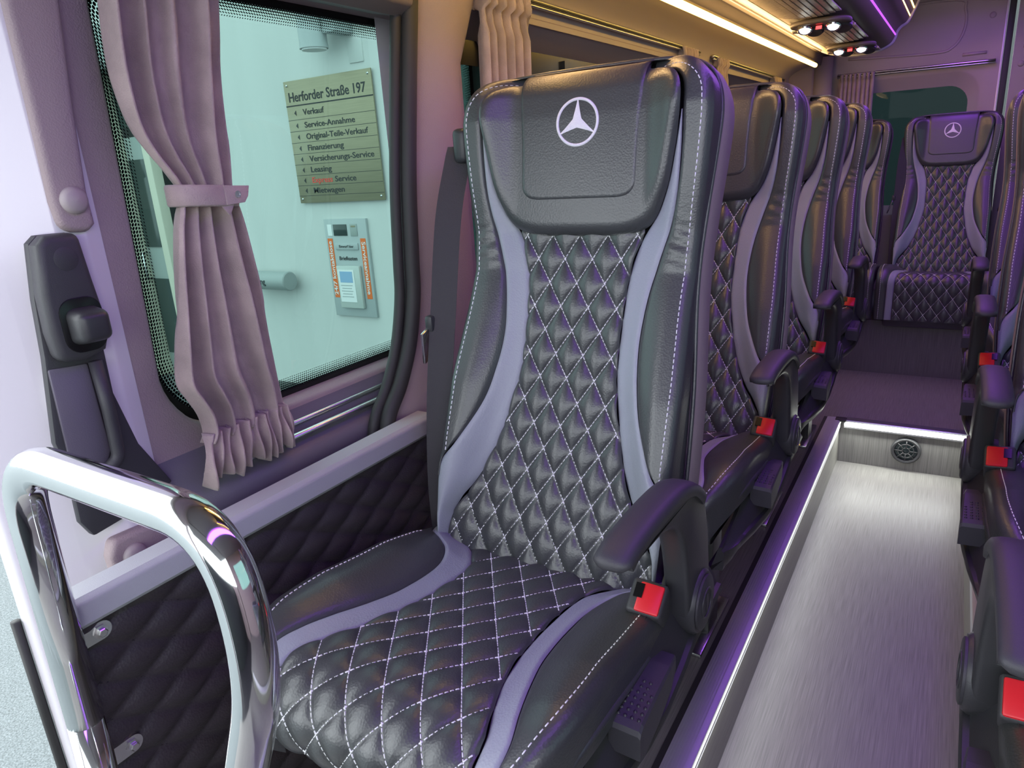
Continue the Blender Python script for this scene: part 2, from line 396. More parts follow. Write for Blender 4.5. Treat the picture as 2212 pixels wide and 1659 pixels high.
# pressed relief and plugs on the rear doors
tube('pressed_bead', smooth_path([(-.62,YR-.001,1.62),(-.2,YR-.001,1.60),(-.10,YR-.001,1.62),(-.055,YR-.001,1.70),(-.06,YR-.001,1.80),(-.12,YR-.001,1.855),(-.6,YR-.001,1.86)], 40), .007, 'trim_plain', wr, 8)
tube('pressed_bead', [(-.05,YR-.001,1.575),(.06,YR-.001,1.575)], .008, 'trim_plain', wr, 8)
for (px, pz) in ((.068,1.755),(.06,1.84),(-.22,1.88)): lathe('plug', [(0,-.006),(.010,-.005),(.015,-.001),(.016,.002)], 'trim_plain', wr, 20, (px,YR-.001,pz), 'y')
o = S(box('wall_rear_right', (.63+.05, YR+.02, .95), (1.0,.04,1.94), 'trim_plain'))
for (px, pz) in ((.24,1.755),(.215,1.24),(.22,1.50)): lathe('plug', [(0,-.006),(.010,-.005),(.015,-.001),(.016,.002)], 'trim_plain', o, 20, (px-o.location.x,YR-.001-o.location.y,pz-o.location.z), 'y')
box('door_catch', (.245,YR-.008,1.585), (.05,.016,.022), 'steel', o, .004)
t = S(thing('window_4', (-.33,YR+.055,1.10), None, None))
G = rrect(-.335,.335,-.33,.33,.10); bm = bmesh.new(); bm.faces.new([bm.verts.new((p[0],0,p[1])) for p in G]); from_bm('pane', bm, 'glass_rear', t, False)
t = S(thing('trim_9', (.14,YR-.004,.2), None, None))
box('seal_strip', (.012,0,.85), (.030,.016,1.72), 'rubber', t, .004); box('edge_trim', (-.010,-.004,.85), (.011,.02,1.72), 'white_paint', t, .003)
# corner post beside the rear doors
S(tube('trim_10', [(-.745,4.80,z) for z in (.3,1.0,1.64)], .055, 'trim_plain', None, 24))
S(prism('trim_11', [(-.95,4.74),(-.79,4.74),(-.77,4.82),(-.77,4.90),(-.95,4.90)], 'z', .0, 1.9, 'trim_fabric', None, .01))
# --- front of the bus around the viewer: dashboard bulkhead, cab side, roof lining over the cab; unseen, added for the chrome to reflect
S(prism('wall_front', [(-1.75,-.3),(-1.75,.80),(-1.45,.92),(-1.15,.86),(-1.05,.70),(-1.10,-.3)], 'x', -.95, 1.13, 'dark_facade', None, .02))
S(box('wall_cab_right', (1.15,-1.05,.30), (.04,1.2,1.2), 'trim_fabric')); S(box('cab_floor', (.1,-.85,-.25), (2.1,1.3,.06), 'plastic_matte')); S(box('cab_roof', (.1,-1.1,1.93), (2.1,1.1,.06), 'ceiling_fabric'))
for (x,y,l) in ((-.97,-.85,.10),(-.95,-1.7,.08),(1.13,-1.7,.08)): S(box('trim_12', (x,y,.8), (.08,l,2.2), 'trim_plain', None, .01))
# --- dark wall added behind the bus to block the sky in the rear window
S(box('wall_backdrop', (.5,7.5,1.6), (7,.2,4.6), 'dark_facade'))
# --- exterior ground
S(box('ground', (-6,3,-.72), (40,40,.08), 'asphalt'))
S(box('ground_paving', (-8.2,3.1,-.672), (4.4,1.8,.03), 'paving'))

# ================================================================== passenger seat
LEAN = math.radians(12); SL, CL = math.sin(LEAN), math.cos(LEAN)
def bp(u, v, w):      # backrest coordinates -> seat coordinates
    u, v, w = np.broadcast_arrays(np.asarray(u,float), np.asarray(v,float), np.asarray(w,float))
    return np.stack([u, v*SL - w*CL, .50 + v*CL + w*SL], -1)
w0_ = lerp_table([(-.05,.07),(0,.067),(.05,.062),(.1,.052),(.2,.031),(.3,.013),(.4,.0),(.5,-.010),(.57,-.012),(.62,-.008),(.75,0),(.83,0)])
gi_ = lerp_table([(-.05,.2),(0,.2),(.06,.19),(.125,.147),(.195,.12),(.265,.102),(.325,.091),(.38,.089),(.43,.09),(.48,.093),(.52,.1),(.565,.115),(.62,.11),(.83,.11)])
hw_ = lerp_table([(-.05,.2),(0,.205),(.1,.21),(.2,.213),(.3,.212),(.4,.208),(.46,.205),(.51,.205),(.57,.208),(.64,.215),(.7,.22),(.83,.222)])
bo_ = lerp_table([(-.05,.015),(0,.02),(.1,.035),(.2,.046),(.3,.046),(.4,.032),(.5,.016),(.56,.018),(.65,.03),(.75,.04),(.83,.036)])
def Wb(u, v):
    a = np.abs(u); s = sstep((a-gi_(v))/(.72*(hw_(v)-gi_(v))))
    w = w0_(v) + bo_(v)*s
    t = np.clip((v-.783)/.046,0,.999); w = w - .040*(1-np.sqrt(1-t*t))
    return w
def ruled(inner, outer, nt, ns):
    I, O = smooth_path(inner, nt), smooth_path(outer, nt); s = np.linspace(0,1,ns)
    return I[:,None,:]*(1-s)[None,:,None] + O[:,None,:]*s[None,:,None], I, O
def edge_sink(I, O, ns, depth, wid, ends=(False,False), sides=(True,True), vlen=None):
    nt = len(I); s = np.linspace(0,1,ns)[None,:]; Wd = np.linalg.norm(O-I, axis=1)[:,None]
    d = np.full((nt,ns), 9.)
    if sides[0]: d = np.minimum(d, s*Wd)
    if sides[1]: d = np.minimum(d, (1-s)*Wd)
    mid = (I+O)/2; arc = np.concatenate([[0], np.cumsum(np.linalg.norm(np.diff(mid,axis=0),axis=1))])[:,None]
    if ends[0]: d = np.minimum(d, arc + 0*s)
    if ends[1]: d = np.minimum(d, arc[-1]-arc + 0*s)
    k = np.clip(1-d/wid,0,1); return depth*(1-np.sqrt(np.clip(1-k*k,0,1)))
def quilt(u, v, du, dv, v0, A):
    a = u/du + (v-v0)/dv; b = u/du - (v-v0)/dv
    return A*(np.abs(np.sin(PI*a))*np.abs(np.sin(PI*b)))**.5
def stitches(name, lines, surf, m, parent, L=.0056, gap=.0013, wd=.0009, lift=.0011, kind=None):
    """lines: lists of 2-D points; surf maps (a,b,off)->3-D. Each stitch is a small raised bar."""
    V, F = [], []
    for ln in lines:
        P = surf(np.array(ln)[:,0], np.array(ln)[:,1], 0*np.array(ln)[:,0]); P2 = surf(np.array(ln)[:,0], np.array(ln)[:,1], 0*np.array(ln)[:,0]+.001)
        N = (P2-P); N /= np.linalg.norm(N,axis=1)[:,None]+1e-12
        arc = np.concatenate([[0], np.cumsum(np.linalg.norm(np.diff(P,axis=0),axis=1))])
        s = gap/2
        while s+L < arc[-1]:
            q = [np.array([np.interp(x, arc, P[:,k]) for k in range(3)]) for x in (s, s+L)]
            n = np.array([np.interp(s+L/2, arc, N[:,k]) for k in range(3)]); t = q[1]-q[0]; t /= np.linalg.norm(t)+1e-12
            b = np.cross(t,n)*wd; i = len(V)
            V += [q[0]-b-n*.0004, q[0]+b-n*.0004, q[1]+b-n*.0004, q[1]-b-n*.0004, q[0]-b*.5+n*lift+t*L*.12, q[0]+b*.5+n*lift+t*L*.12, q[1]+b*.5+n*lift-t*L*.12, q[1]-b*.5+n*lift-t*L*.12]
            F += [(i+4,i+5,i+6,i+7),(i,i+1,i+5,i+4),(i+1,i+2,i+6,i+5),(i+2,i+3,i+7,i+6),(i+3,i,i+4,i+7)]
            s += L+gap
    o = obj(name, V, F, m, parent)
    if kind: o['kind'] = kind
    return o
def lattice_lines(half, vr, du, dv, v0, umax=.25):
    """both families of stitch lines clipped to |u| < half(v), vr range"""
    out = []; kmax = int((umax/du)+(vr[1]-vr[0]+abs(v0))/dv)+4
    vs = np.linspace(vr[0], vr[1], 400)
    for sgn in (1,-1):
        for k in range(-kmax, kmax+1):
            u = du*(k - sgn*(vs-v0)/dv); ok = np.abs(u) < half(vs)-.003; run = []
            for i in range(len(vs)):
                if ok[i]: run.append((u[i], vs[i]))
                if (not ok[i] or i == len(vs)-1):
                    if len(run) > 6: out.append(run)
                    run = []
    return out
DU, DV, V0 = .0515, .081, .562
def mirror_pts(p, sg): return [(sg*a, b) for a, b in p]

G_IN = [(.198,-.03),(.195,.04),(.178,.085),(.155,.118),(.135,.155),(.12,.195),(.102,.265),(.091,.325),(.089,.38),(.09,.43),(.093,.48),(.1,.52),(.116,.562),(.140,.598),(.156,.637),(.166,.68),(.1755,.738)]
G_OUT= [(.202,-.03),(.207,.04),(.209,.09),(.211,.13),(.207,.158),(.180,.195),(.148,.262),(.134,.318),(.127,.378),(.129,.43),(.136,.48),(.148,.528),(.162,.575),(.169,.605),(.174,.64),(.177,.69),(.1775,.740)]
B_IN = [(.211,.134),(.207,.158),(.194,.180),(.172,.208),(.148,.262),(.134,.318),(.127,.378),(.129,.43),(.136,.48),(.148,.528),(.163,.58),(.174,.64),(.178,.70),(.178,.74),(.177,.768),(.171,.787),(.158,.800),(.135,.809),(.112,.813)]
B_OUT= [(.213,.128),(.2135,.152),(.2135,.175),(.213,.205),(.2125,.262),(.212,.318),(.209,.378),(.206,.43),(.205,.48),(.206,.528),(.209,.58),(.215,.64),(.220,.70),(.222,.745),(.2175,.778),(.203,.802),(.180,.819),(.150,.829),(.114,.829)]
def bolster_patch(name, inner, outer, sg, base, nrm_surf, m, parent, side, rr=.016, nt=90, ns=14, drop=.06, wr=None, sink=.006):
    """leather roll: crowned strip between two curves that turns over its outer edge and runs down the side"""
    I, O = smooth_path(mirror_pts(inner,sg), nt), smooth_path(mirror_pts(outer,sg), nt)
    D = O-I; Ld = np.linalg.norm(D,axis=1)[:,None]; 
    T = np.gradient(O,axis=0); Nn = np.stack([T[:,1],-T[:,0]],-1); Nn /= np.linalg.norm(Nn,axis=1)[:,None]+1e-12
    flip = np.sign((Nn*D).sum(1))[:,None]; flip[flip==0] = 1; Nn *= flip
    r = np.minimum(rr, .8*Ld); Oin = O - Nn*r
    cols, offs = [], []
    for s in np.linspace(0,1,ns):
        uv = I*(1-s)+Oin*s; dd = s*Ld[:,0]; k = np.clip(1-dd/.012,0,1)
        off = -sink*(1-np.sqrt(1-k*k)); 
        if wr is not None: off = off + wr(uv, s)
        cols.append(base(uv[:,0],uv[:,1],off))
    for a in np.linspace(0,PI/2,6)[1:]:
        uv = Oin+Nn*r*math.sin(a); b0 = base(Oin[:,0],Oin[:,1],-r[:,0]*(1-math.cos(a))); b1 = base(uv[:,0],uv[:,1],0*uv[:,0]); b2 = base(Oin[:,0],Oin[:,1],0*uv[:,0])
        cols.append(b0 + nrm_surf(uv)-nrm_surf(Oin))
    last = cols[-1]
    for q in (.35,.7,1.0): cols.append(last + side*drop*q)
    V = np.stack(cols,1).reshape(-1,3); return obj(name, V, grid_faces(nt, len(cols)), m, parent)

NB = np.array([0,-CL,SL])
def build_back(root):
    base = lambda u,v,off: bp(u, v, Wb(u,v)+off)
    flat = lambda uv: bp(uv[:,0], uv[:,1], 0)
    # quilted centre
    nt, ns = 250, 110
    vs = np.linspace(-.03,.585,nt); s = np.linspace(-1,1,ns); half = gi_(vs); half[-1] = half[-1]
    U = s[None,:]*half[:,None]; Vv = np.repeat(vs[:,None],ns,1)
    sink = edge_sink(np.stack([-half,vs],-1), np.stack([half,vs],-1), ns, .004, .010)
    P = bp(U, Vv, Wb(U,Vv)+quilt(U,Vv,DU,DV,V0,.0095)-.002-sink)
    q = obj('backrest_quilt', P.reshape(-1,3), grid_faces(nt,ns), 'leather', root)
    qs = lambda u,v,off: bp(u, v, Wb(u,v)+quilt(u,v,DU,DV,V0,.0095)-.0008+off)
    stitches('quilt_stitching', lattice_lines(gi_, (-.01,.566), DU, DV, V0), qs, 'thread', q, kind='stuff')
    for sg in (1,-1):
        uv, I, O = ruled(mirror_pts(G_IN,sg), mirror_pts(G_OUT,sg), 100, 12)
        P = bp(uv[...,0],uv[...,1], Wb(uv[...,0],uv[...,1]) - edge_sink(I,O,12,.005,.011)+.001)
        obj('backrest_grey_strip', P.reshape(-1,3), grid_faces(100,12), 'leather_grey', root)
        def wr(uv, s): 
            v = uv[:,1]; return .0022*np.sin(2*PI*(v*52+.35*np.sin(v*40)+s*.5))*np.exp(-((v-.545)/.04)**2)*min(1,3*s)*np.abs(uv[:,0]>-9)
        b = bolster_patch('backrest_bolster', B_IN, B_OUT, sg, base, flat, 'leather', root, -NB, wr=wr, nt=130, drop=.034)
        I2, O2 = smooth_path(mirror_pts(B_IN,sg),130), smooth_path(mirror_pts(B_OUT,sg),130)
        T = np.gradient(O2,axis=0); Nn = np.stack([T[:,1],-T[:,0]],-1); Nn /= np.linalg.norm(Nn,axis=1)[:,None]; Nn *= np.sign((Nn*(O2-I2)).sum(1))[:,None]
        ln = O2 - Nn*.0145
        stitches('edge_stitching', [ln[14:-2]], lambda u,v,off: base(u,v,off), 'thread', b, L=.0062, gap=.0030, wd=.0008, kind='stuff')
    # head section
    HV = [(.560,.058),(.5615,.08),(.565,.100),(.573,.120),(.585,.133),(.60,.142),(.637,.157),(.68,.166),(.72,.173),(.745,.1765),(.768,.1765),(.787,.170),(.800,.157),(.809,.134),(.813,.112),(.830,.110)]
    def head(name, tab, m, lift, sink_d, sink_w, nt, ns, puff=0, parent=root):
        tab = np.array(tab); C = smooth_path([(b,a) for a,b in tab], nt); 
        Lc, Rc = C*np.array([-1,1]), C; s = np.linspace(0,1,ns)
        uv = Lc[:,None,:]*(1-s)[None,:,None]+Rc[:,None,:]*s[None,:,None]
        # distance to outline
        outl = np.concatenate([Rc, Lc]); bot = uv.reshape(-1,2)
        d = np.min(np.linalg.norm(bot[:,None,:]-outl[None,:,:],axis=2),axis=1).reshape(nt,ns)
        d = np.minimum(d, np.where(np.abs(uv[...,0]) < tab[0][1], uv[...,1]-tab[0][0], 9))
        top = uv[...,1] > .80
        d = np.where(top & (np.abs(uv[...,0]) < .10), np.minimum(9, np.maximum(d,.11-np.abs(uv[...,0]))), d)
        k = np.clip(1-d/sink_w,0,1); off = lift - sink_d*np.interp(uv[...,1],[.70,.77],[1,.5])*(1-np.sqrt(np.clip(1-k*k,0,1)))
        w = Wb(uv[...,0],uv[...,1])+off
        P = bp(uv[...,0],uv[...,1], w)
        # run over the top edge to the back
        last = P[-1]; ex = [last + (-NB)*.02*q + np.array([0,SL,CL])*0 for q in (1,2,3)]
        V = np.concatenate([P.reshape(-1,3)]+[e for e in ex]); 
        return obj(name, V, grid_faces(nt+3, ns), m, parent)
    sr = head('headrest_surround', HV, 'leather', .021, .021, .022, 80, 80)
    PV = [(.617,.066),(.6178,.078),(.621,.090),(.627,.0985),(.636,.1035),(.65,.105),(.69,.1055),(.74,.107),(.78,.109),(.80,.110),(.815,.110),(.832,.110)]
    pd = head('headrest_pad', PV, 'leather', .0232, .0048, .008, 80, 70)
    C = smooth_path([(b,a) for a,b in PV], 60); seam = np.concatenate([C[::-1]*[-1,1], C])
    sv = lambda u,v,off: bp(u,v,Wb(u,v)+.0205+off-.0012)
    V, F = tube_data(sv(seam[:,0],seam[:,1],np.zeros(len(seam))), .0011, 6); obj('pad_seam', V, F, 'thread_dark', pd)
    # embroidered emblem: ring and three-pointed star
    V, F = [], []; R0, cv = .0385, .738
    es = lambda u,v,off: bp(u,v,Wb(u,v)+.0232+off)
    n = 72
    for (r,h) in ((R0-.0052,-.0006),(R0-.0046,.0011),(R0-.0026,.0016),(R0-.0006,.0011),(R0,-.0006)):
        for j in range(n):
            a = 2*PI*j/n; V.append(es(r*math.sin(a), cv+r*math.cos(a), h))
    F += grid_faces(5,n,True)
    for k in range(3):
        a = 2*PI*k/3; i = len(V); d = lambda r,b,h: es(r*math.sin(a+b), cv+r*math.cos(a+b), h)
        m_ = 12; rows = []
        V0i = len(V)
        for q in range(m_+1):
            t = q/m_; r = t*(R0-.003); hw = .0082*(1-t)**1.25+.0009
            for e in (-1,0,1):
                uu, vv = e*hw, r; ca, sa = math.cos(a), math.sin(a)
                V.append(es(uu*ca+vv*sa, cv-uu*sa+vv*ca, .0009 if e else .0026-.0012*t))
        F += [tuple(V0i+x for x in f) for f in grid_faces(m_+1,3)]
    obj('emblem', V, F, 'emblem_thread', pd)
    # core and back shell
    out = [(.190,-.03),(.202,.04),(.209,.12),(.211,.22),(.210,.32),(.206,.40),(.203,.47),(.204,.54),(.210,.62),(.217,.70),(.219,.75),(.212,.785),(.196,.81),(.16,.826),(.10,.831),(0,.832)]
    C = smooth_path(out, 60); loop = np.concatenate([C, C[::-1][1:]*[-1,1]])
    def shell(name, ws, grow, m, cap):
        V = []; n = len(loop); c = np.array([0,.40])
        T = np.gradient(loop,axis=0); Nn = np.stack([T[:,1],-T[:,0]],-1); Nn /= np.linalg.norm(Nn,axis=1)[:,None]
        for w, g in zip(ws, grow):
            L2 = loop + Nn*g; V.append(bp(L2[:,0],L2[:,1],w + w0_(loop[:,1])*(.9 if w >= 0 else .15)))
        V = np.concatenate(V); F = grid_faces(len(ws), n, True)
        if cap:
            k = len(ws)-1
            nn = len(C)
            for i in range(nn-1):
                a, b = k*n+i, k*n+i+1; c2, d2 = k*n+(2*nn-2-i), k*n+(2*nn-2-i-1)
                if b == d2: F.append((a,b,c2))
                else: F.append((a,b,d2,c2))
        o = obj(name, V, F, m, root)
        try: o.data.set_sharp_from_angle(angle=math.radians(60))
        except Exception: pass
        return o
    shell('backrest_core', (.0,-.01,-.030,-.040), (-.006,-.003,-.003,-.010), 'leather', True)
    sh = shell('back_shell', (-.022,-.026,-.055,-.090,-.112,-.122), (-.003,.004,.006,.003,-.010,-.040), 'shell_taupe', True)
    n = len(loop); T = np.gradient(loop,axis=0); Nn = np.stack([T[:,1],-T[:,0]],-1); Nn /= np.linalg.norm(Nn,axis=1)[:,None]; L2 = loop+Nn*.002
    tube('shell_piping', bp(L2[:,0],L2[:,1],-.020+w0_(loop[:,1])*.15), .0035, 'leather', sh, 8)

# cushion: profile in (y,z) measured along s
CP = {'row':  [(.0,.505),(-.06,.515),(-.15,.526),(-.25,.540),(-.34,.556),(-.41,.568),(-.455,.570),(-.49,.560),(-.515,.538),(-.522,.508),(-.515,.478),(-.495,.455)],
      'bench':[(.0,.505),(-.06,.515),(-.15,.526),(-.25,.540),(-.34,.556),(-.41,.566),(-.445,.566),(-.472,.555),(-.488,.532),(-.492,.500),(-.492,.46),(-.492,.42),(-.492,.38),(-.490,.34)]}
def build_cushion(root, kind):
    pr = smooth_path(CP[kind], 300); arc = np.concatenate([[0], np.cumsum(np.linalg.norm(np.diff(pr,axis=0),axis=1))]); S1 = arc[-1]
    tg = np.gradient(pr,axis=0); tg /= np.linalg.norm(tg,axis=1)[:,None]; nr = np.stack([tg[:,1]*1.0, -tg[:,0]],-1)   # points up / forward
    nr *= np.sign(nr[0,1])
    def cp(u, s, off):
        u, s, off = np.broadcast_arrays(np.asarray(u,float),np.asarray(s,float),np.asarray(off,float))
        y = np.interp(s,arc,pr[:,0])+np.interp(s,arc,nr[:,0])*off; z = np.interp(s,arc,pr[:,1])+np.interp(s,arc,nr[:,1])*off
        return np.stack([u,y,z],-1)
    k = S1/.60 if kind == 'row' else 1.0
    ext = [] if kind == 'row' else [(S1,.172)]
    Q = [(0,.195),(.04,.168),(.08,.132),(.12,.106),(.18,.098),(.25,.100),(.32,.108),(.38,.122),(.43,.140),(.47,.155),(.51,.157),(.56,.149),(.62,.135)]
    if kind == 'bench': Q = Q[:8]+[(.43,.142),(.47,.158),(.51,.164),(.62,.166),(S1,.166)]
    q_ = lerp_table(Q)
    GO = [(.03,.236),(.06,.232),(.085,.212),(.115,.166),(.17,.140),(.25,.137),(.32,.145),(.38,.160),(.43,.175),(.47,.187),(.51,.185),(.56,.174),(.62,.158)]
    if kind == 'bench': GO = GO[:8]+[(.43,.178),(.47,.190),(.51,.196),(.62,.198),(S1,.198)]
    g_ = lerp_table(GO)
    bo = lerp_table([(0,.012),(.06,.018),(.12,.034),(.2,.042),(.34,.040),(.42,.030),(.48,.016),(.54,.008),(.62,.004),(1,.002)])
    def Wc(u, s):
        a = np.abs(u); return bo(s)*sstep((a-q_(s))/(.75*(.245-q_(s))))
    NT, NS = 230, 120
    ss = np.linspace(0.0, S1, NT); half = q_(ss); t = np.linspace(-1,1,NS); U = t[None,:]*half[:,None]; Sg = np.repeat(ss[:,None],NS,1)
    cdu, cdv, cs0 = .058, .083, .46
    A = .0065
    sink = edge_sink(np.stack([-half,ss],-1), np.stack([half,ss],-1), NS, .004, .010)
    P = cp(U,Sg,Wc(U,Sg)+quilt(U,Sg,cdu,cdv,cs0,A)-sink)
    q = obj('cushion_quilt', P.reshape(-1,3), grid_faces(NT,NS), 'leather', root)
    stitches('quilt_stitching', lattice_lines(q_, (.01,S1-.004), cdu, cdv, cs0), lambda u,s,off: cp(u,s,Wc(u,s)+quilt(u,s,cdu,cdv,cs0,A)+.0008+off), 'thread', q, kind='stuff')
    gin = [(q_(x),x) for x in np.array([.0,.04,.08,.12,.17,.25,.32,.38,.43,.47,.51,.56,S1])]
    gout= [(.238,.0),(.238,.045),(.214,.085),(.165,.115)] + [(g_(x),x) for x in (.17,.25,.32,.38,.43,.47,.51,.56,S1)]
    bin_= [(.232,.062),(.214,.085),(.165,.115)] + [(g_(x),x) for x in (.17,.25,.32,.38,.43,.47,.51,.56,S1)]
    bout= [(.240,.058),(.243,.085),(.245,.115)] + [(.248 if kind == 'bench' else float(np.interp(x,[0,.40,.43,.47,.51,.56,.62],[.249,.249,.245,.234,.216,.196,.178])),x) for x in (.17,.25,.32,.38,.43,.47,.51,.56,S1)]
    for sg in (1,-1):
        uv, I, O = ruled(mirror_pts(gin,sg), mirror_pts(gout,sg), 90, 12)
        P = cp(uv[...,0],uv[...,1],Wc(uv[...,0],uv[...,1])-edge_sink(I,O,12,.005,.010)+.001)
        obj('cushion_grey_strip', P.reshape(-1,3), grid_faces(90,12), 'leather_grey', root)
        base = lambda u,s,off: cp(u,s,Wc(u,s)+off)
        b = bolster_patch('cushion_bolster', bin_, bout, sg, base, lambda uv: cp(uv[:,0],uv[:,1],0*uv[:,0]), 'leather', root, np.array([0,0,-1.]), rr=.020, nt=90, drop=.055)
        I2, O2 = smooth_path(mirror_pts(bin_,sg),90), smooth_path(mirror_pts(bout,sg),90)
        ln = O2 - np.array([sg*.022,0]); stitches('edge_stitching', [ln[14:]], lambda u,s,off: base(u,s,off), 'thread', b, L=.0062, gap=.003, wd=.0008, kind='stuff')
        # seam fold along the flank
        ln2 = smooth_path([(sg*.243,-.10,.520),(sg*.246,-.25,.530),(sg*.246,-.38,.545),(sg*.232,-.45,.530),(sg*.200,-.495,.49)], 40)
        if kind == 'row': tube('flank_fold', ln2, .006, 'leather', b, 8)
    zb = .44 if kind == 'row' else .30
    prism('cushion_base', [(-.01,.49),(-.34,.53),(-.44,.525),(-.47,.50),(-.465,zb),(-.03,zb-.02)], 'x', -.205, .205, 'leather', root, .012)

def build_side(root):
    # plastic cover on the aisle side: sloped shelf that falls away outwards and towards the front
    zi = lerp_table([(-.51,.470),(-.45,.480),(-.35,.503),(-.29,.525),(-.25,.551),(-.20,.570),(-.1,.566),(.04,.555)]); zo = lerp_table([(-.51,.462),(-.40,.453),(-.30,.447),(-.22,.450),(-.15,.470),(-.11,.488),(.04,.488)])
    xo = lerp_table([(-.51,.240),(-.48,.252),(-.44,.258),(-.38,.268),(-.28,.277),(-.1,.281),(.04,.278)]); V = []; ny = 44
    for y in np.linspace(-.51,.04,ny):
        i_, o_, x_ = zi(y), zo(y), xo(y); m1 = (.234*.8+x_*.2, i_*.88+o_*.12); k = min(1,(y+.515)/.12)
        V += [(.212,y,i_-.055),(.226,y,i_-.010),(.230,y,i_+.003),(.236,y,i_+.004),(m1[0],y,m1[1]-.002),(.234*.35+x_*.65,y,i_*.40+o_*.60),(x_-.010*k,y,o_+.012*k),(x_-.003*k,y,o_+.011*k),(x_,y,o_+.004),(x_-.006*k,y,o_-.012),(x_-.022*k,y,o_-.026),(x_-.050*k,y,o_-.036),(.205,y,o_-.040)]
    F = grid_faces(ny,13); F.append(tuple(range(13))); F.append(tuple((ny-1)*13+j for j in range(13))[::-1])
    sc_ = obj('side_cover', V, F, 'plastic', root)
    try: sc_.data.set_sharp_from_angle(angle=math.radians(50))
    except Exception: pass
    # recline lever: wedge with a studded pad
    V = []
    for (y, zt, w, zb) in ((-.185,.522,.012,.500),(-.215,.527,.016,.490),(-.270,.529,.0185,.480),(-.325,.527,.0205,.478),(-.334,.523,.0205,.480),(-.337,.517,.0205,.482)):
        for (e, z) in ((-1,zb),(-1,zt-.003),(-.85,zt),(.85,zt),(1,zt-.003),(1,zb)): V.append((.264+e*w, y, z-.05*(e*w)))
    F = grid_faces(6,6); F.append(tuple(range(6))); F.append(tuple(30+j for j in range(6))[::-1])
    lv = obj('recline_lever', V, F, 'plastic_matte', sc_, False)
    V, F = [], []
    for i in range(7):
        for j in range(4 if i < 5 else 2):
            y = -.322+.0105*i; e = (-1.5+j)*.0088 if i < 5 else (-.5+j)*.0088; k = len(V)
            for (r, q) in ((.0026,0),(.0019,.0016),(.0001,.0021)):
                for a in range(6): V.append((.264+e+r*math.cos(a*PI/3), y+r*math.sin(a*PI/3), .5272+q-.05*e+.0015*(i/6)))
            F += [tuple(k+x for x in f) for f in grid_faces(3,6,True)]
    tag(obj('grip_studs', V, F, 'plastic', lv), kind='stuff')
    # buckle
    R = Matrix.Rotation(math.radians(38),3,'X') @ Matrix.Rotation(math.radians(6),3,'Y')
    bk = box('buckle', (.226,-.148,.560), (.050,.050,.080), 'plastic_matte', root, .006, 3, R)
    box('release_button', Vector((.226,-.148,.560)) + R@Vector((.004,-.001,.0385)), (.034,.042,.008), 'red_plastic', bk, .003, 2, R)
    box('tongue_slot', Vector((.226,-.148,.560)) + R@Vector((-.012,.006,.0415)), (.012,.020,.004), 'black_frit', bk, 0, 2, R)
    # armrest
    ar = smooth_path([(-.325,.740),(-.30,.734),(-.24,.729),(-.19,.714),(-.16,.685),(-.142,.64),(-.132,.59),(-.126,.54),(-.11,.505),(-.075,.493),(-.04,.506),(-.028,.54),(-.033,.60),(-.043,.65),(-.060,.698),(-.09,.730),(-.15,.748),(-.25,.753),(-.315,.750)], 80, True)
    arm = prism('armrest', ar.tolist(), 'x', .239, .276, 'plastic', root, .008, 3)
    pad = []
    ctr = smooth_path([(-.346,.742),(-.342,.750),(-.305,.757),(-.23,.758),(-.16,.752),(-.11,.736),(-.075,.712),(-.060,.695)], 40)
    tn = np.gradient(ctr,axis=0); tn /= np.linalg.norm(tn,axis=1)[:,None]; nn = np.stack([-tn[:,1],tn[:,0]],-1); nn *= np.sign(nn[20,1])
    for i,(p,n2) in enumerate(zip(ctr,nn)):
        e = min(1,(i+.6)/5)**.5*min(1,(40-i-.4)/4)**.5; hw, h0, h1 = .0225*e, -.009, .009*e
        for (x,h) in ((-1,h0),(-1,h1*.2),(-.86,h1*.72),(-.5,h1),(0,h1*1.08),(.5,h1),(.86,h1*.72),(1,h1*.2),(1,h0),(0,h0-.002)): pad.append((.2575+x*hw, p[0]+n2[0]*h, p[1]+n2[1]*h))
    F = grid_faces(40,10,True); F.append(tuple(range(10))[::-1]); F.append(tuple(390+j for j in range(10)))
    obj('arm_pad', pad, F, 'plastic_matte', arm)
    lathe('pivot_hub', [(.046,.228),(.049,.262),(.049,.275),(.045,.281)], 'plastic', arm, 36, (0,-.077,.540), 'x')
    cap = lathe('pivot_cap', [(.041,.279),(.041,.284),(.038,.2855),(.0001,.2855)], 'plastic_matte', arm, 36, (0,-.077,.540), 'x')
    V, F = tube_data([(.2858,-.077+.022*math.cos(a),.540+.022*math.sin(a)) for a in np.linspace(0,2*PI,28,endpoint=False)], .0016, 6, True); obj('cap_ring', V, F, 'plastic', cap)
    box('cap_mark', (.2859,-.077,.540), (.002,.005,.030), 'plastic', cap)
    # pedestal
    for x in (-.12,.10):
        prism('leg', [(-.12,.45),(-.16,.03),(-.16,.0),(-.08,.0),(-.08,.03),(-.04,.45)], 'x', x-.018, x+.018, 'plastic', root, .005)
        box('foot_plate', (x,-.12,.006), (.05,.26,.012), 'steel', root, .003)
        tube('leg_tube', [(x,-.40,.45),(x,-.38,.30),(x,-.34,.02)], .012, 'chrome', root, 12)
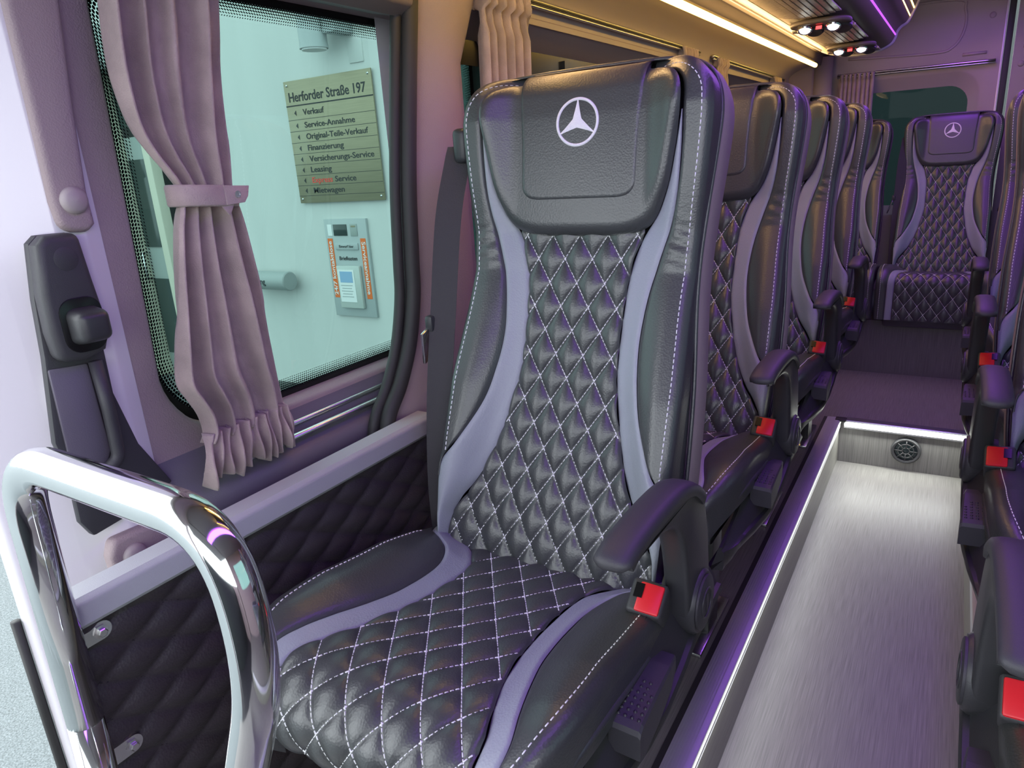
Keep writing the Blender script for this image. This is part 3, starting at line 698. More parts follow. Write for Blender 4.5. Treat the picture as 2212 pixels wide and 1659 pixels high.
def build_belt(root):
    # three-point belt hanging on the wall side
    path = smooth_path([(-.246,.150,1.205),(-.247,.135,1.175),(-.252,.10,1.08),(-.252,.06,.92),(-.250,.02,.76),(-.248,-.005,.60),(-.245,-.01,.47)], 60)
    d = np.array((.42,-.16,0)); V = []; 
    for i,p in enumerate(path):
        a = np.interp(i/59,[0,.15,.5,1],[.85,.80,.55,.45]); wv = np.array((math.cos(a)*.78,-math.sin(a)*-.62,0)); wv /= np.linalg.norm(wv); wv *= .024
        n = np.cross(wv,(0,0,1)); n /= np.linalg.norm(n); n *= .0009
        V += [p-wv-n, p-wv+n, p+wv+n, p+wv-n]
    belt = obj('belt_webbing', V, grid_faces(60,4,True), 'webbing', root, False)
    box('belt_guide', (-.236,.150,1.205), (.030,.046,.060), 'plastic', belt, .010, 3)
    tg_ = box('latch_tongue', (-.288,.045,.852), (.006,.026,.075), 'steel', belt, .002, 2, Matrix.Rotation(math.radians(22),3,'X')@Matrix.Rotation(math.radians(18),3,'Y'))
    box('tongue_grip', (-.274,.058,.895), (.018,.040,.032), 'plastic', belt, .006)

rowseat = thing('passenger_seat', (-.535,.96,0), 'nearest black leather seat beside the quilted partition, facing the viewer', 'seat', 'single seats on the window side of the aisle')
build_back(rowseat); build_cushion(rowseat,'row'); build_side(rowseat); build_belt(rowseat)
bench = thing('bench_seat', (-.05,4.40,-.04), 'rear bench seat in the middle, at the end of the aisle', 'seat', 'seats of the rear bench')
for o in [x for x in COL.objects if x.parent == rowseat]:
    pass
index_children()
for ch in SRC_CHILDREN[rowseat.name]:
    if ch.name.split('.')[0] in ('backrest_quilt','backrest_grey_strip','backrest_bolster','headrest_surround','headrest_pad','backrest_core','back_shell','belt_webbing'): copy_tree(ch, bench)
for o in list(COL.objects):
    if o.parent == bench and o.name.startswith('belt_webbing'): o.location.x = .035
build_cushion(bench,'bench')
index_children()
ROWP = .70
for k, lab in ((1,'second single seat from the front, right behind the nearest seat'),(2,'third single seat from the front on the window side'),(3,'fourth single seat from the front, last before the rear bench')):
    c = copy_tree(rowseat); c.location = (-.535,.96+ROWP*k,0); c['label'] = 'black leather ' + lab
for k, lab in ((0,'nearest seat across the aisle, only armrest and red buckle in view'),(1,'second seat across the aisle, with a violet-lit armrest'),(2,'third seat across the aisle, counted from the front'),(3,'fourth seat across the aisle, next to the rear bench')):
    c = copy_tree(rowseat); c.scale = (-1,1,1); c.location = (.35,.96+ROWP*k,0); c['label'] = lab; c['group'] = 'aisle seats across from the single seats'
c = copy_tree(bench); c.location = (-.555,4.40,-.04); c['label'] = 'rear bench seat on the left, partly behind the fourth single seat'
c = copy_tree(bench); c.location = (.455,4.40,-.04); c['label'] = 'rear bench seat at the right edge of the photo'

# ================================================================== sliding door (slid open along the body side)
D1 = S(thing('door_1', (-1.0,.50,-.3), None, None)); D1['label'] = 'white sliding door with a curtained window, pushed back along the body'
c0 = (-1.0,.50,-.3)
def loc(p): return (p[0]-c0[0], p[1]-c0[1], p[2]-c0[2])
prof = fillet([(-.998,.545,0),(-.988,.52,0),(-.99,.485,0),(-1.025,.425,0),(-1.07,.357,0),(-1.098,.350,0),(-1.104,.38,0),(-1.104,.56,0)], .018, 5)
bm = bmesh.new(); zz = (-.30,.70,1.76); rows = [[bm.verts.new(loc((p.x,p.y,z))) for p in prof] for z in zz]
for a, b in zip(rows, rows[1:]):
    for i in range(len(prof)-1): bm.faces.new((a[i],a[i+1],b[i+1],b[i]))
from_bm('door_edge', bm, 'white_paint', D1)
tube('edge_seal', [loc((-1.096,.347,z)) for z in (-.30,.1,.4,.585)], .007, 'rubber', D1, 8)
bm = bmesh.new(); WH = rrect(.60,1.56,.770,1.474,(.115,.05,.05,.05), 10)
skew = lambda p: (p[0] - .030*max(0,1-(p[0]-.60)/.25)*math.sin(PI*min(1,max(0,(1.45-p[1])/.75))), p[1])
WH = [skew(p) for p in WH]; WO = [(.53,.50),(1.60,.50),(1.60,1.76),(.57,1.76),(.556,1.40),(.537,1.28),(.528,1.15),(.523,1.0),(.522,.86),(.528,.72)]
panel_with_holes(bm, [loc((0,*p))[1:] for p in WO], [[loc((0,*p))[1:] for p in WH]], lambda p: (0.0,p[0],p[1]))
cy, cz = 1.08, 1.1
ins = lambda k: [((p[0]-cy)*(1-k)+cy, (p[1]-cz)*(1-k*1.3)+cz) for p in WH]
band(bm, [loc((-1.0,*p)) for p in WH], [loc((-1.006,*p)) for p in ins(.012)]); band(bm, [loc((-1.006,*p)) for p in ins(.012)], [loc((-1.04,*p)) for p in ins(.02)])
bmesh.ops.remove_doubles(bm, verts=bm.verts[:], dist=.0004)
from_bm('inner_frame', bm, 'trim_fabric', D1, sharp=60)
bm = bmesh.new(); bm.faces.new([bm.verts.new(loc((-1.042,*p))) for p in ins(.0)]); from_bm('pane', bm, 'glass_green', D1, False)
bm = bmesh.new(); band(bm, [loc((-1.0385,*p)) for p in ins(.005)], [loc((-1.0385,*p)) for p in ins(.048)]); from_bm('frit_border', bm, 'black_frit', D1, False)
A, B = ins(.046), ins(.102); n = len(A); V = [loc((-1.0382,*p)) for p in A]+[loc((-1.0382,*p)) for p in B]
me_o = obj('frit_dots', V, [(i,(i+1)%n,n+(i+1)%n,n+i) for i in range(n)], 'frit_dots', D1, False)
# resample the band finely so the print keeps its pitch: u runs along the border in dot pitches, v in dot rows
arcA = [0]
for i in range(n): arcA.append(arcA[-1]+math.dist(A[i],A[(i+1)%n]))
uvl = me_o.data.uv_layers.new(name='UVMap')
for f in me_o.data.polygons:
    for li in f.loop_indices:
        vi = me_o.data.loops[li].vertex_index; k = vi % n
        i = f.vertices[0]; a = arcA[i] if k == i else arcA[i+1]
        uvl.data[li].uv = (a/.0054, 0.0 if vi < n else 6.0)
# lower sill: rounded ledge and curtain rail
led = smooth_path([(-1.0,.765),(-.992,.752),(-.985,.735),(-.978,.715),(-.955,.70),(-.948,.675),(-.955,.63),(-.955,.45)], 30); V = []
for y in np.linspace(.53,1.3,12):
    e = np.clip((y-.53)/.10,0,1)**.5
    V += [loc((-1.0+(p[0]+1.0)*e, y, p[1])) for p in led]
obj('sill_ledge', V, grid_faces(12,30), 'sill_dark', D1)
tube('sill_rail', [loc((-.968,y,.727)) for y in (.66,.9,1.25)], .008, 'aluminium', D1, 10, flat=.7); tube('sill_rail', [loc((-.985,y,.744)) for y in (.66,.9,1.25)], .005, 'aluminium', D1, 10)
# upper trim pad with cap
pad = [(.488,1.78),(.487,1.40),(.4855,1.28),(.483,1.16),(.486,1.127),(.500,1.120),(.522,1.118),(.532,1.128),(.531,1.17),(.540,1.28),(.553,1.40),(.57,1.78)]
prism('trim_pad', [loc((0,*p))[1:] for p in pad][::-1], 'x', -.004, .022, 'trim_fabric', D1, .009, 3)
lathe('trim_cap', [(.018,.020),(.017,.026),(.012,.031),(.0001,.033)], 'trim_plain', D1, 28, loc((-1.0,.509,1.160)), 'x')
# black latch housing, pull recess, handle
hs = [(.445,1.112),(.456,1.121),(.497,1.121),(.502,1.06),(.507,.983),(.505,.897),(.523,.812),(.560,.735),(.50,.715),(.431,.706),(.418,.734),(.421,.81),(.414,.853),(.429,.968),(.435,1.042)]
prism('latch_panel', [loc((0,*p))[1:] for p in hs], 'x', .0, .014, 'plastic_matte', D1, .004, 2)
up = [(.443,1.110),(.456,1.121),(.497,1.121),(.502,1.06),(.509,.99),(.498,.964),(.470,.955),(.436,.962),(.433,1.0),(.435,1.05)]
prism('latch_housing', [loc((0,*p))[1:] for p in up], 'x', .010, .040, 'plastic_matte', D1, .010, 3)
lathe('latch_cover', [(.0150,.0395),(.0150,.0405),(.014,.041),(.0001,.041)], 'plastic_matte', D1, 28, loc((-1.0,.473,1.090)), 'x')
prism('handle_well', [loc((0,*p))[1:] for p in rrect(.447,.502,.968,1.040,.020,6)], 'x', .037, .0415, 'black_frit', D1, .001)
bm = bmesh.new(); bm_box(bm, (.052,0,0), (.040,.046,.052), .012, 4, None)
for v in bm.verts:
    k = (v.co.x-.03)/.04; v.co.y *= 1.0-.12*k; v.co.z *= 1.0-.25*k
    v.co = Vector(loc((-1.0+v.co.x, .476+v.co.y, 1.003+v.co.z)))
from_bm('latch_handle', bm, 'plastic', D1)
prism('pull_recess', [loc((0,*p))[1:] for p in [(.428,.952),(.478,.948),(.480,.82),(.470,.80),(.424,.82)]], 'x', .013, .018, 'sill_dark', D1, .003)
tube('pull_edge', [loc(p) for p in fillet([(-.974,.484,.950),(-.970,.484,.88),(-.970,.482,.81),(-.976,.455,.790)], .02, 6)], .009, 'plastic_matte', D1, 10)
lp = [(.440,.60),(.437,.67),(.446,.694),(.56,.690),(.64,.668),(.64,.56)]
prism('lower_pad', [loc((0,*p))[1:] for p in lp[::-1]], 'x', .004, .030, 'trim_fabric', D1, .008, 3)
lathe('trim_cap', [(.018,.028),(.017,.034),(.012,.039),(.0001,.041)], 'trim_plain', D1, 28, loc((-1.0,.470,.660)), 'x')

# ================================================================== partition with quilted cover
PT = thing('partition', (-.87,.68,0), 'low partition covered in quilted black leather with a grey top rail, beside the nearest seat', 'partition')
y0, y1, z0, z1 = .325, 1.03, .0, .668; ny, nz = 170, 150
Y, Z = np.meshgrid(np.linspace(y0,y1,ny), np.linspace(z0,z1,nz)); H = quilt(Y-.339, Z, .105, .058, .629, .010)
V = np.stack([H, Y-.68, Z], -1).reshape(-1,3); q = obj('quilted_cover', V, [f[::-1] for f in grid_faces(nz,ny)], 'leather_panel', PT)
lines = []
for sg in (1,-1):
    for k in range(-30,31):
        zz = np.linspace(z0+.004,z1-.004,300); u = .105*(k - sg*(zz-.629)/.058); run = []
        for i in range(300):
            ok = y0-.339+.004 < u[i] < y1-.339-.004
            if ok: run.append((u[i],zz[i]))
            if not ok or i == 299:
                if len(run) > 4: lines.append(run)
                run = []
def ps(u,v,off): return np.stack([quilt(u,v,.105,.058,.629,.010)+off, u+.339-.68, v],-1)
stitches('quilt_stitching', lines, ps, 'thread_dark', q, L=.0045, gap=.0022, kind='stuff')
box('core_board', (-.012,(y0+y1)/2-.68,z1/2), (.020,y1-y0,z1), 'plastic_matte', PT, .003)
rl = [(-.030,.668),(-.032,.692),(-.024,.700),(.010,.700),(.018,.694),(.018,.666),(.012,.658),(-.024,.658)]
prism('top_rail', rl, 'y', .322-.68, 1.045-.68, 'rail_grey', PT, .004, 3)
for zt in (.642,.463):
    P_ = [(.305-.68,zt-.012),(.356-.68,zt-.012)] + [(.356-.68+.0125*math.sin(a),zt+.0005-.0125*math.cos(a)) for a in np.linspace(0,PI,10)] + [(.305-.68,zt+.013)]
    br = prism('bracket', P_, 'x', .006, .009, 'steel', PT)
    lathe('bolt', [(.0095,.009),(.0095,.0105),(.0062,.0108),(.0062,.0155),(.005,.0165),(.0001,.0165)], 'steel', br, 6, (0,.354-.68,zt), 'x')

# ================================================================== chrome grab rail
HR = thing('grab_rail', (-.66,.30,0), 'bent chrome grab rail standing in front of the partition', 'handrail')
pth = fillet([(-.862,.296,.0),(-.848,.306,.55),(-.836,.308,.905),(-.480,.302,.905),(-.462,.300,.77),(-.565,.292,.50),(-.578,.288,.0)], [0,0,.085,.115,.4,.4,0], 12)
tube('rail_tube', [(p.x+.66,p.y-.30,p.z) for p in pth], .0205, 'chrome', HR, 28)
for (x,y) in ((-.862,.296),(-.578,.288)): lathe('floor_flange', [(.042,0),(.042,.004),(.036,.008),(.0215,.010),(.0205,.03)], 'chrome', HR, 28, (x+.66,y-.30,0), 'z')
S(box('entrance_floor', (-.66,-.04,-.03), (.66,.72,.06), 'floor_vinyl'))

# ================================================================== curtains
def cloth(name, root, zs, left, right, x, folds, amp, m='curtain', nu=140, phase=0, gather=None, jit=.35, thick=.0):
    """pleated sheet: left/right edges as functions of height; folds deepen where the cloth is narrow"""
    t = np.linspace(0,1,nu); V = []
    rnd = np.random.RandomState(int(phase*100)+folds); ph = np.cumsum(1+jit*(rnd.rand(folds+1)-.5)); ph = (ph-ph[0])/(ph[-1]-ph[0])*folds
    fp = np.interp(t, np.linspace(0,1,folds+1), ph)
    for z in zs:
        a, b = left(z), right(z); A = amp(z); s = np.sin(2*PI*fp+.6*np.sin(3*z*4+phase)); 
        prof = np.sign(s)*np.abs(s)**.75
        y = a+(b-a)*(t + .35/folds*np.cos(2*PI*fp)*.35); xx = x + A*prof*(.8+.2*np.sin(fp*2.1+phase)) + (0 if gather is None else gather(z,t))
        zj = 0*t if gather is None else -.0045*max(0,(.78-z)/.05)*(np.sin(19*t+1)+.6*np.sin(43*t))*np.clip(1,0,1)
        V += [np.array((xx[i],y[i],z+zj[i])) for i in range(nu)]
    o = obj(name, np.array(V)-np.array(root.location), grid_faces(len(zs),nu), m, root)
    return o
def tab(pts): 
    a = sorted((z,y) for y,z in pts); zz = [p[0] for p in a]; yv = [p[1] for p in a]
    sp_ = smooth_path([(p[0],p[1]) for p in a], 120); 
    return lambda z: float(np.interp(z, sp_[:,0], sp_[:,1]))
CT = thing('curtain', (-.955,.68,.74), 'dusty pink curtain tied in the middle with a strap, at the sliding door window', 'curtain', 'window curtains')
Lf = tab([(.600,1.75),(.592,1.45),(.589,1.403),(.584,1.35),(.583,1.305),(.590,1.25),(.607,1.214),(.627,1.187),(.641,1.165),(.640,1.15),(.632,1.13),(.622,1.10),(.604,1.02),(.590,.94),(.583,.888),(.594,.86),(.607,.83),(.609,.80),(.600,.785)])
Rt = tab([(.81,1.75),(.775,1.43),(.758,1.332),(.743,1.234),(.733,1.166),(.735,1.145),(.740,1.11),(.746,1.05),(.758,.956),(.766,.857),(.768,.79),(.766,.785)])
wid = lambda z: Rt(z)-Lf(z)
zs = np.concatenate([np.linspace(1.70,1.17,46), np.linspace(1.165,1.14,6), np.linspace(1.13,.785,46)])
cl = cloth('drape', CT, zs, Lf, Rt, -.957, 4, lambda z: float(np.interp(z,[.78,.85,1.0,1.13,1.155,1.18,1.3,1.5,1.7],[.018,.021,.023,.017,.011,.015,.020,.021,.018])), phase=.9, nu=170, jit=1.1)
cl.modifiers.new('thickness','SOLIDIFY').thickness = .0016
# gathered hem: crumpled ruffle below the casing
zs2 = np.linspace(.800,.722,18); 
def hemL(z): return float(np.interp(z,[.722,.745,.76,.785,.80],[.590,.588,.590,.600,.607]))
def hemR(z): return float(np.interp(z,[.722,.75,.79,.80],[.772,.768,.766,.767]))
hm = cloth('hem_ruffle', CT, zs2, hemL, hemR, -.952, 11, lambda z: float(np.interp(z,[.722,.745,.77,.785,.80],[.017,.015,.010,.009,.014])), phase=1.7, nu=260, jit=.9,
           gather=lambda z,t: .012*math.sin(max(0,(.80-z))/.078*PI)+.004*np.sin(37*t+60*z))
hm.modifiers.new('thickness','SOLIDIFY').thickness = .0014
# tie strap: flat band wrapped round the waist with a pointed tail and press stud
V = []; loopn = 40
for j in range(loopn):
    a = 2*PI*j/loopn; yy_ = .685+.052*math.cos(a)*(1 if True else 1); xx_ = -.957+.028*math.sin(a)
    for dz in (-.0135,-.0115,.0115,.0135):
        e = .0 if abs(dz) > .012 else .0016
        V.append((xx_+e*math.sin(a)+.955, yy_+e*math.cos(a)-.68, 1.152+dz-.004*math.cos(a)+.006*math.cos(a)*0-.74))
tb = obj('tie_strap', V, [(i*4+k,((i+1)%loopn)*4+k,((i+1)%loopn)*4+k+1,i*4+k+1) for i in range(loopn) for k in range(3)], 'curtain', CT); tb.modifiers.new('thickness','SOLIDIFY').thickness = .003
prism('strap_end', [(.700-.68,1.1655-.74),(.745-.68,1.163-.74),(.7405-.68,1.148-.74),(.733-.68,1.139-.74),(.700-.68,1.137-.74)], 'x', .027, .0305, 'curtain', tb, .001)
prism('strap_tail', [(.690-.68,1.140-.74),(.716-.68,1.138-.74),(.709-.68,1.127-.74),(.704-.68,1.122-.74)], 'x', .024, .027, 'curtain', tb, .001)
lathe('press_stud', [(.0045,.0305),(.0052,.0312),(.0052,.0322),(.0040,.0322),(.0036,.0312),(.0001,.0312)], 'aluminium', tb, 20, (0,.721-.68,1.1515-.74), 'x')

def hung_curtain(y0, y1, z0, z1, x, folds, label, lean=0, axis='y', heading=.05, group='window curtains', taper=.0, amp=.012):
    r = thing('curtain', (x,(y0+y1)/2,z0) if axis == 'y' else ((y0+y1)/2,x,z0), label, 'curtain', group)
    zs = np.concatenate([np.linspace(z1,z1-heading,8), np.linspace(z1-heading-.008,z0,26)]); nu = folds*14; t = np.linspace(0,1,nu); V = []
    rnd = np.random.RandomState(folds+int(y0*10)); ph = np.cumsum(1+.5*(rnd.rand(folds+1)-.5)); ph = (ph-ph[0])/(ph[-1]-ph[0])*folds; fp = np.interp(t,np.linspace(0,1,folds+1),ph)
    for z in zs:
        k = (z1-z)/(z1-z0); hd = z > z1-heading; A = amp*(1.35 if hd and z > z1-heading*.6 else (.62 if z > z1-heading*1.3 else 1)); sh = lean*k
        w0, w1 = y0+sh+taper*k, y1+sh-taper*k*.4
        s = np.sin(2*PI*fp); s2 = np.sign(s)*np.abs(s)**.7
        if hd: s2 = s2 + .5*np.sin(2*PI*fp*2+1)*np.sin((z1-z)/heading*PI)
        yv = w0+(w1-w0)*t+ .1*(w1-w0)/folds*np.cos(2*PI*fp); xv = A*s2
        for i in range(nu):
            V.append((xv[i], yv[i]-(y0+y1)/2, z-z0) if axis == 'y' else (yv[i]-(y0+y1)/2, xv[i], z-z0))
    d = obj('drape', V, grid_faces(len(zs),nu), 'curtain', r); d.modifiers.new('thickness','SOLIDIFY').thickness = .0014
    return r
hung_curtain(1.395,1.600,.86,1.530,-.905,6,'pink-grey pleated curtain directly left of the nearest headrest, second window',-.03, heading=.06, amp=.019)
hung_curtain(2.72,2.90,.86,1.534,-.905,5,'pleated curtain at the far end of the second window, behind the nearest headrest')
hung_curtain(3.17,3.34,.86,1.532,-.905,5,'pleated curtain at the near end of the third window, above the second seat')
hung_curtain(4.24,4.42,.86,1.522,-.905,5,'pleated curtain at the far end of the third window, above the second and third seats')
hung_curtain(-.665,-.475,.76,1.537,4.845,8,'pleated curtain on the left side of the rear door window', 0, 'x')
def curtain_rail(a, b, label, flat=True):
    d = Vector(b)-Vector(a); r = thing('curtain_rail', a, label, 'curtain rail', 'curtain rails')
    n = 20; V = []; pts = [d*(i/n) for i in range(n+1)]
    tube('rail', [(p.x,p.y,p.z) for p in pts], .0075, 'aluminium', r, 8)
    tube('slot', [(p.x+(.0058 if abs(d.y)>abs(d.x) else 0),p.y-(0 if abs(d.y)>abs(d.x) else .0058),p.z-.003) for p in pts], .0032, 'rubber', r, 6)
    tube('rail_lip', [(p.x+(.003 if abs(d.y)>abs(d.x) else 0),p.y-(0 if abs(d.y)>abs(d.x) else .003),p.z-.011) for p in pts], .004, 'aluminium', r, 6)
    return r
curtain_rail((-.912,1.40,1.535), (-.912,2.95,1.535), 'slim metal curtain rail above the second window')
curtain_rail((-.912,3.14,1.535), (-.912,4.55,1.525), 'slim metal curtain rail above the third window')
curtain_rail((-.67,4.855,1.535), (.105,4.855,1.530), 'slim metal curtain rail above the rear door window')

# ================================================================== overhead rack with reading-light units
Y0R, Y1R = .9, 4.44
RK = thing('luggage_rack', (-.55,Y0R,1.60), 'overhead luggage rack with a perforated underside and glowing edge strips', 'luggage rack')
rp = smooth_path([(-.700,1.645),(-.660,1.627),(-.60,1.612),(-.551,1.604),(-.50,1.603),(-.45,1.607),(-.405,1.617),(-.372,1.634),(-.355,1.660),(-.348,1.690),(-.330,1.712),(-.305,1.728),(-.285,1.77),(-.262,1.83),(-.252,1.895)], 60)
def rk(p): return (p[0]+.55, p[1]-1.60)
def strip(name, pts, m, y0=Y0R, y1=Y1R, lift=0.0):
    V = []
    for y in (y0,y1): V += [(rk(p)[0], y-Y0R, rk(p)[1]-lift) for p in pts]
    return obj(name, V, grid_faces(2,len(pts)), m, RK)
strip('rack_shell', rp, 'rack_plastic')
prism('rack_back', [rk(p) for p in [(-.70,1.65),(-.72,1.655),(-.72,1.895),(-.70,1.895)]], 'y', 0, Y1R-Y0R, 'rack_plastic', RK)
strip('inner_band', [p for p in rp if p[0] < -.628], 'rack_pale', lift=.0015)
# perforated underside: slotted plates between the reading units
zf = lambda x: float(np.interp(x, rp[:,0][:40], rp[:,1][:40]))
def plate(ya, yb):
    bm = bmesh.new(); nx, nyy = 11, int((yb-ya)/.030)
    for i in range(nx):
        for j in range(nyy):
            x = -.622+.212*(i+.5)/nx; y = ya+(yb-ya)*(j+.5)/nyy; dz = zf(x)
            bm_box(bm, (x+.55, y-Y0R, dz-1.60-.003), (.0155,.0265,.004))
    o = from_bm('louvre_plate', bm, 'rack_pale', RK, False); o['kind'] = 'stuff'
for ya, yb in ((2.0,2.97),(3.15,3.83),(4.03,4.40)): plate(ya,yb)
# front edge light lines
def line(name, x, z, r, m): tube(name, [(x+.55, 0, z-1.60),(x+.55, Y1R-Y0R-.01, z-1.60)], r, m, RK, 8)
line('violet_edge_light', -.352, 1.672, .0045, 'led_purple'); line('warm_edge_light', -.295, 1.752, .004, 'led_warm'); line('warm_edge_light', -.279, 1.786, .004, 'led_warm')
line('edge_bead', -.705, 1.640, .004, 'rail_grey')
# end cap: lipped panel closing the rack
cap = [rk(p) for p in rp] + [rk((-.70,1.895))]
prism('end_cap', cap, 'y', Y1R-Y0R, Y1R-Y0R+.012, 'rack_pale', RK, .002)
lipp = [( rk(p)[0], Y1R-Y0R+.006, rk(p)[1]-.002) for p in rp]
tube('end_lip', lipp, .010, 'rail_grey', RK, 10)
# warm cove strip
LS = thing('light_strip', (-.735,Y0R,1.585), 'long warm glowing light strip under the overhead rack', 'light strip')
tube('diffuser', [(0,0,-.010),(0,3.58,-.010)], .011, 'led_warm', LS, 12)
prism('channel', [(-.020,-.004),(-.020,.012),(-.004,.012),(-.004,.002),(-.012,-.004)], 'y', 0, 3.58, 'rack_plastic', LS)
# reading-light units
def psu(y, label):
    r = thing('reading_light_unit', (-.492,y,1.591), label, 'reading light', 'reading-light units under the rack')
    pl = [(.105*math.copysign(abs(math.cos(a))**.7,math.cos(a)), .082*math.copysign(abs(math.sin(a))**.8,math.sin(a))) for a in np.linspace(0,2*PI,40,endpoint=False)]
    prism('housing', pl, 'z', -.012, .006, 'rack_plastic', r, .006, 3)
    lip = [(.112*math.cos(a), -.050*math.sin(a)+.040, -.014) for a in np.linspace(PI*1.08,PI*1.92,24)]
    tube('lower_lip', lip, .005, 'rack_pale', r, 8)
    RT = Matrix.Rotation(math.radians(-24),3,'X')
    def tilt(o, c):
        for v in o.data.vertices: v.co = RT @ v.co + Vector(c)
        return o
    for x in (-.048,.048):
        tilt(lathe('lamp_ring', [(.024,.006),(.027,-.004),(.024,-.009),(.020,-.006)], 'chrome', r, 24), (x,-.030,-.020))
        tilt(lathe('lamp', [(.020,-.005),(.015,-.010),(.0001,-.012)], 'led_spot', r, 20), (x,-.030,-.020))
        tilt(lathe('air_nozzle', [(.032,.008),(.033,-.006),(.027,-.012),(.012,-.010),(.0001,-.008)], 'plastic', r, 24), (x+.024,.030,-.018))
    box('call_display', (0,-.032,-.020), (.030,.008,.020), 'plastic', r, .002, 2, RT); box('display_glow', (0,-.0375,-.021), (.020,.002,.012), 'led_red', r, 0, 2, RT)
    return r
psu(3.06,'nearer reading-light unit with two lit lamps and a red display under the rack')
psu(3.93,'farther reading-light unit with two lit lamps, at the end of the rack')
# violet lamp over the aisle
CLm = thing('ceiling_light', (-.02,-.6,1.90), 'long violet light strip on the ceiling over the aisle', 'ceiling light')
prism('lamp_channel', [(-.12,0),(-.11,-.045),(-.10,-.045),(-.10,-.01),(.10,-.01),(.10,-.045),(.11,-.045),(.12,0)], 'y', 0, 5.2, 'rail_grey', CLm)
prism('diffuser', [(-.10,-.034),(.10,-.034),(.10,-.030),(-.10,-.030)], 'y', 0, 5.2, 'led_purple', CLm)
# round loudspeaker grille in the step riser
SP = thing('loudspeaker', (-.070,3.205,-.105), 'round black grille set into the step riser of the aisle', 'loudspeaker')
lathe('bezel', [(.057,.004),(.057,-.008),(.052,-.014),(.045,-.012),(.042,-.004),(.042,.004)], 'plastic', SP, 40, axis='y')
lathe('cone', [(.043,.004),(.042,-.001),(.02,-.003),(.0001,-.008)], 'chrome' if False else 'dark_glass', SP, 32, axis='y')
for k in range(8):
    a = PI*k/8*2; tube('spoke', [(.012*math.cos(a),-.010,.012*math.sin(a)),(.044*math.cos(a),-.010,.044*math.sin(a))], .0022, 'plastic', SP, 6)
for r_ in (.014,.030): tube('grille_ring', [(r_*math.cos(a),-.010,r_*math.sin(a)) for a in np.linspace(0,2*PI,28,endpoint=False)], .002, 'plastic', SP, 6, True)

# ================================================================== outside: dealership wall, signs, entrance
YB = 4.0
BW = thing('building', (-6,YB,-.68), 'white rendered building wall outside the door window', 'building')
box('wall_face', (1.77,.15,2.9), (2.74,.3,5.8), 'render_white', BW)      # x -5.6 .. -2.86
box('wall_return', (.55,.9,2.9), (.3,1.2,5.8), 'render_white', BW)
S(box('kerb', (-4.23,YB-.12,-.62), (2.7,.22,.14), 'paving'))
# entrance left of the wall: lintel, posts, glazed door leaf
EN = thing('entrance', (-6.9,YB-.02,-.68), 'grey framed entrance with a glazed door left of the curtain, outside', 'entrance')
box('back_wall', (-.35,1.0,1.9), (3.3,.1,3.8), 'dark_facade', EN); box('fascia', (-.35,.2,4.2), (3.3,.5,2.0), 'render_white', EN); box('lintel', (-.35,.0,3.02), (3.2,.30,.34), 'frame_grey', EN, .01); box('lintel_edge', (-.35,-.16,2.86), (3.2,.05,.05), 'dark_glass', EN)
box('post', (.16,.0,1.42), (.14,.16,2.84), 'frame_cream', EN, .01); box('post', (-.10,.02,1.42), (.10,.12,2.84), 'frame_cream', EN, .01); box('post', (.62,.06,1.42), (.10,.10,2.84), 'frame_cream', EN, .01); box('side_wall', (.95,.3,1.42), (.55,.12,2.84), 'render_white', EN); box('side_wall', (-.9,.2,1.42), (1.4,.12,2.84), 'render_white', EN)
lf = box('door_leaf', (.40,.10,1.15), (.46,.06,2.3), 'frame_grey', EN, .008)
for zc, hh in ((1.70,.80),(.62,.75)): box('door_pane', (.40,.064,zc), (.30,.012,hh), 'dark_glass', lf)
box('transom_pane', (.40,.08,2.58), (.42,.04,.40), 'dark_glass', EN)
for zc in (2.0,.45): box('hinge', (.19,-.09,zc), (.05,.04,.12), 'steel', EN, .008)
tube('door_handle', [(.25,.05,1.0),(.25,.0,1.0),(.25,.0,1.25),(.25,.05,1.25)], .012, 'steel', EN, 8)
# directory sign
sx0, sx1, sz0, sz1 = -4.36, -3.495, .975, 1.850; sw, sh = sx1-sx0, sz1-sz0
SG = thing('directory_sign', (sx0,YB,sz0), 'brass-coloured directory sign lettered with departments, on the white wall outside', 'sign')
box('sign_board', (sw/2,-.022,sh/2), (sw,.012,sh), 'sign_brass', SG, .002)
for (a,b) in ((.03,.03),(sw-.03,.03),(.03,sh-.03),(sw-.03,sh-.03)):
    tube('standoff', [(a,0,b),(a,-.032,b)], .008, 'steel', SG, 12)
fr = [.197,.31,.402,.495,.587,.676,.765,.852,.938]
TP = lambda x0, z: (lambda x,y,d: (x0+x, -.0282-d, z+y))
for i, f_ in enumerate(fr): box('rule_line', (sw/2,-.0283,sh*(1-f_)), (sw,.0012,.009 if i == 0 else .003), 'ink', SG)
text('sign_title', 'Herforder Straße 197', .885*sw, .068, TP(.045*sw, sh*(1-.165)), 'ink', SG)
rows = [('Verkauf',.25),('Service-Annahme',.585),('Original-Teile-Verkauf',.715),('Finanzierung',.425),('Versicherungs-Service',.75),('Leasing',.25),(None,.52),('Mietwagen',.37)]
for i,(s_,wf) in enumerate(rows):
    zb = sh*(1-(fr[i]+fr[i+1])/2)-.020
    prism('arrow_mark', [(.085*sw,zb+.018),(.108*sw,zb+.036),(.108*sw,zb)], 'y', -.0295, -.028, 'ink', SG)
    if s_: text('sign_line', s_, wf*sw, .042, TP(.19*sw, zb), 'ink', SG)
    else: text('sign_line', 'Express', .245*sw, .042, TP(.19*sw, zb), 'ink_red', SG); text('sign_line', 'Service', .245*sw, .042, TP(.465*sw, zb), 'ink', SG)
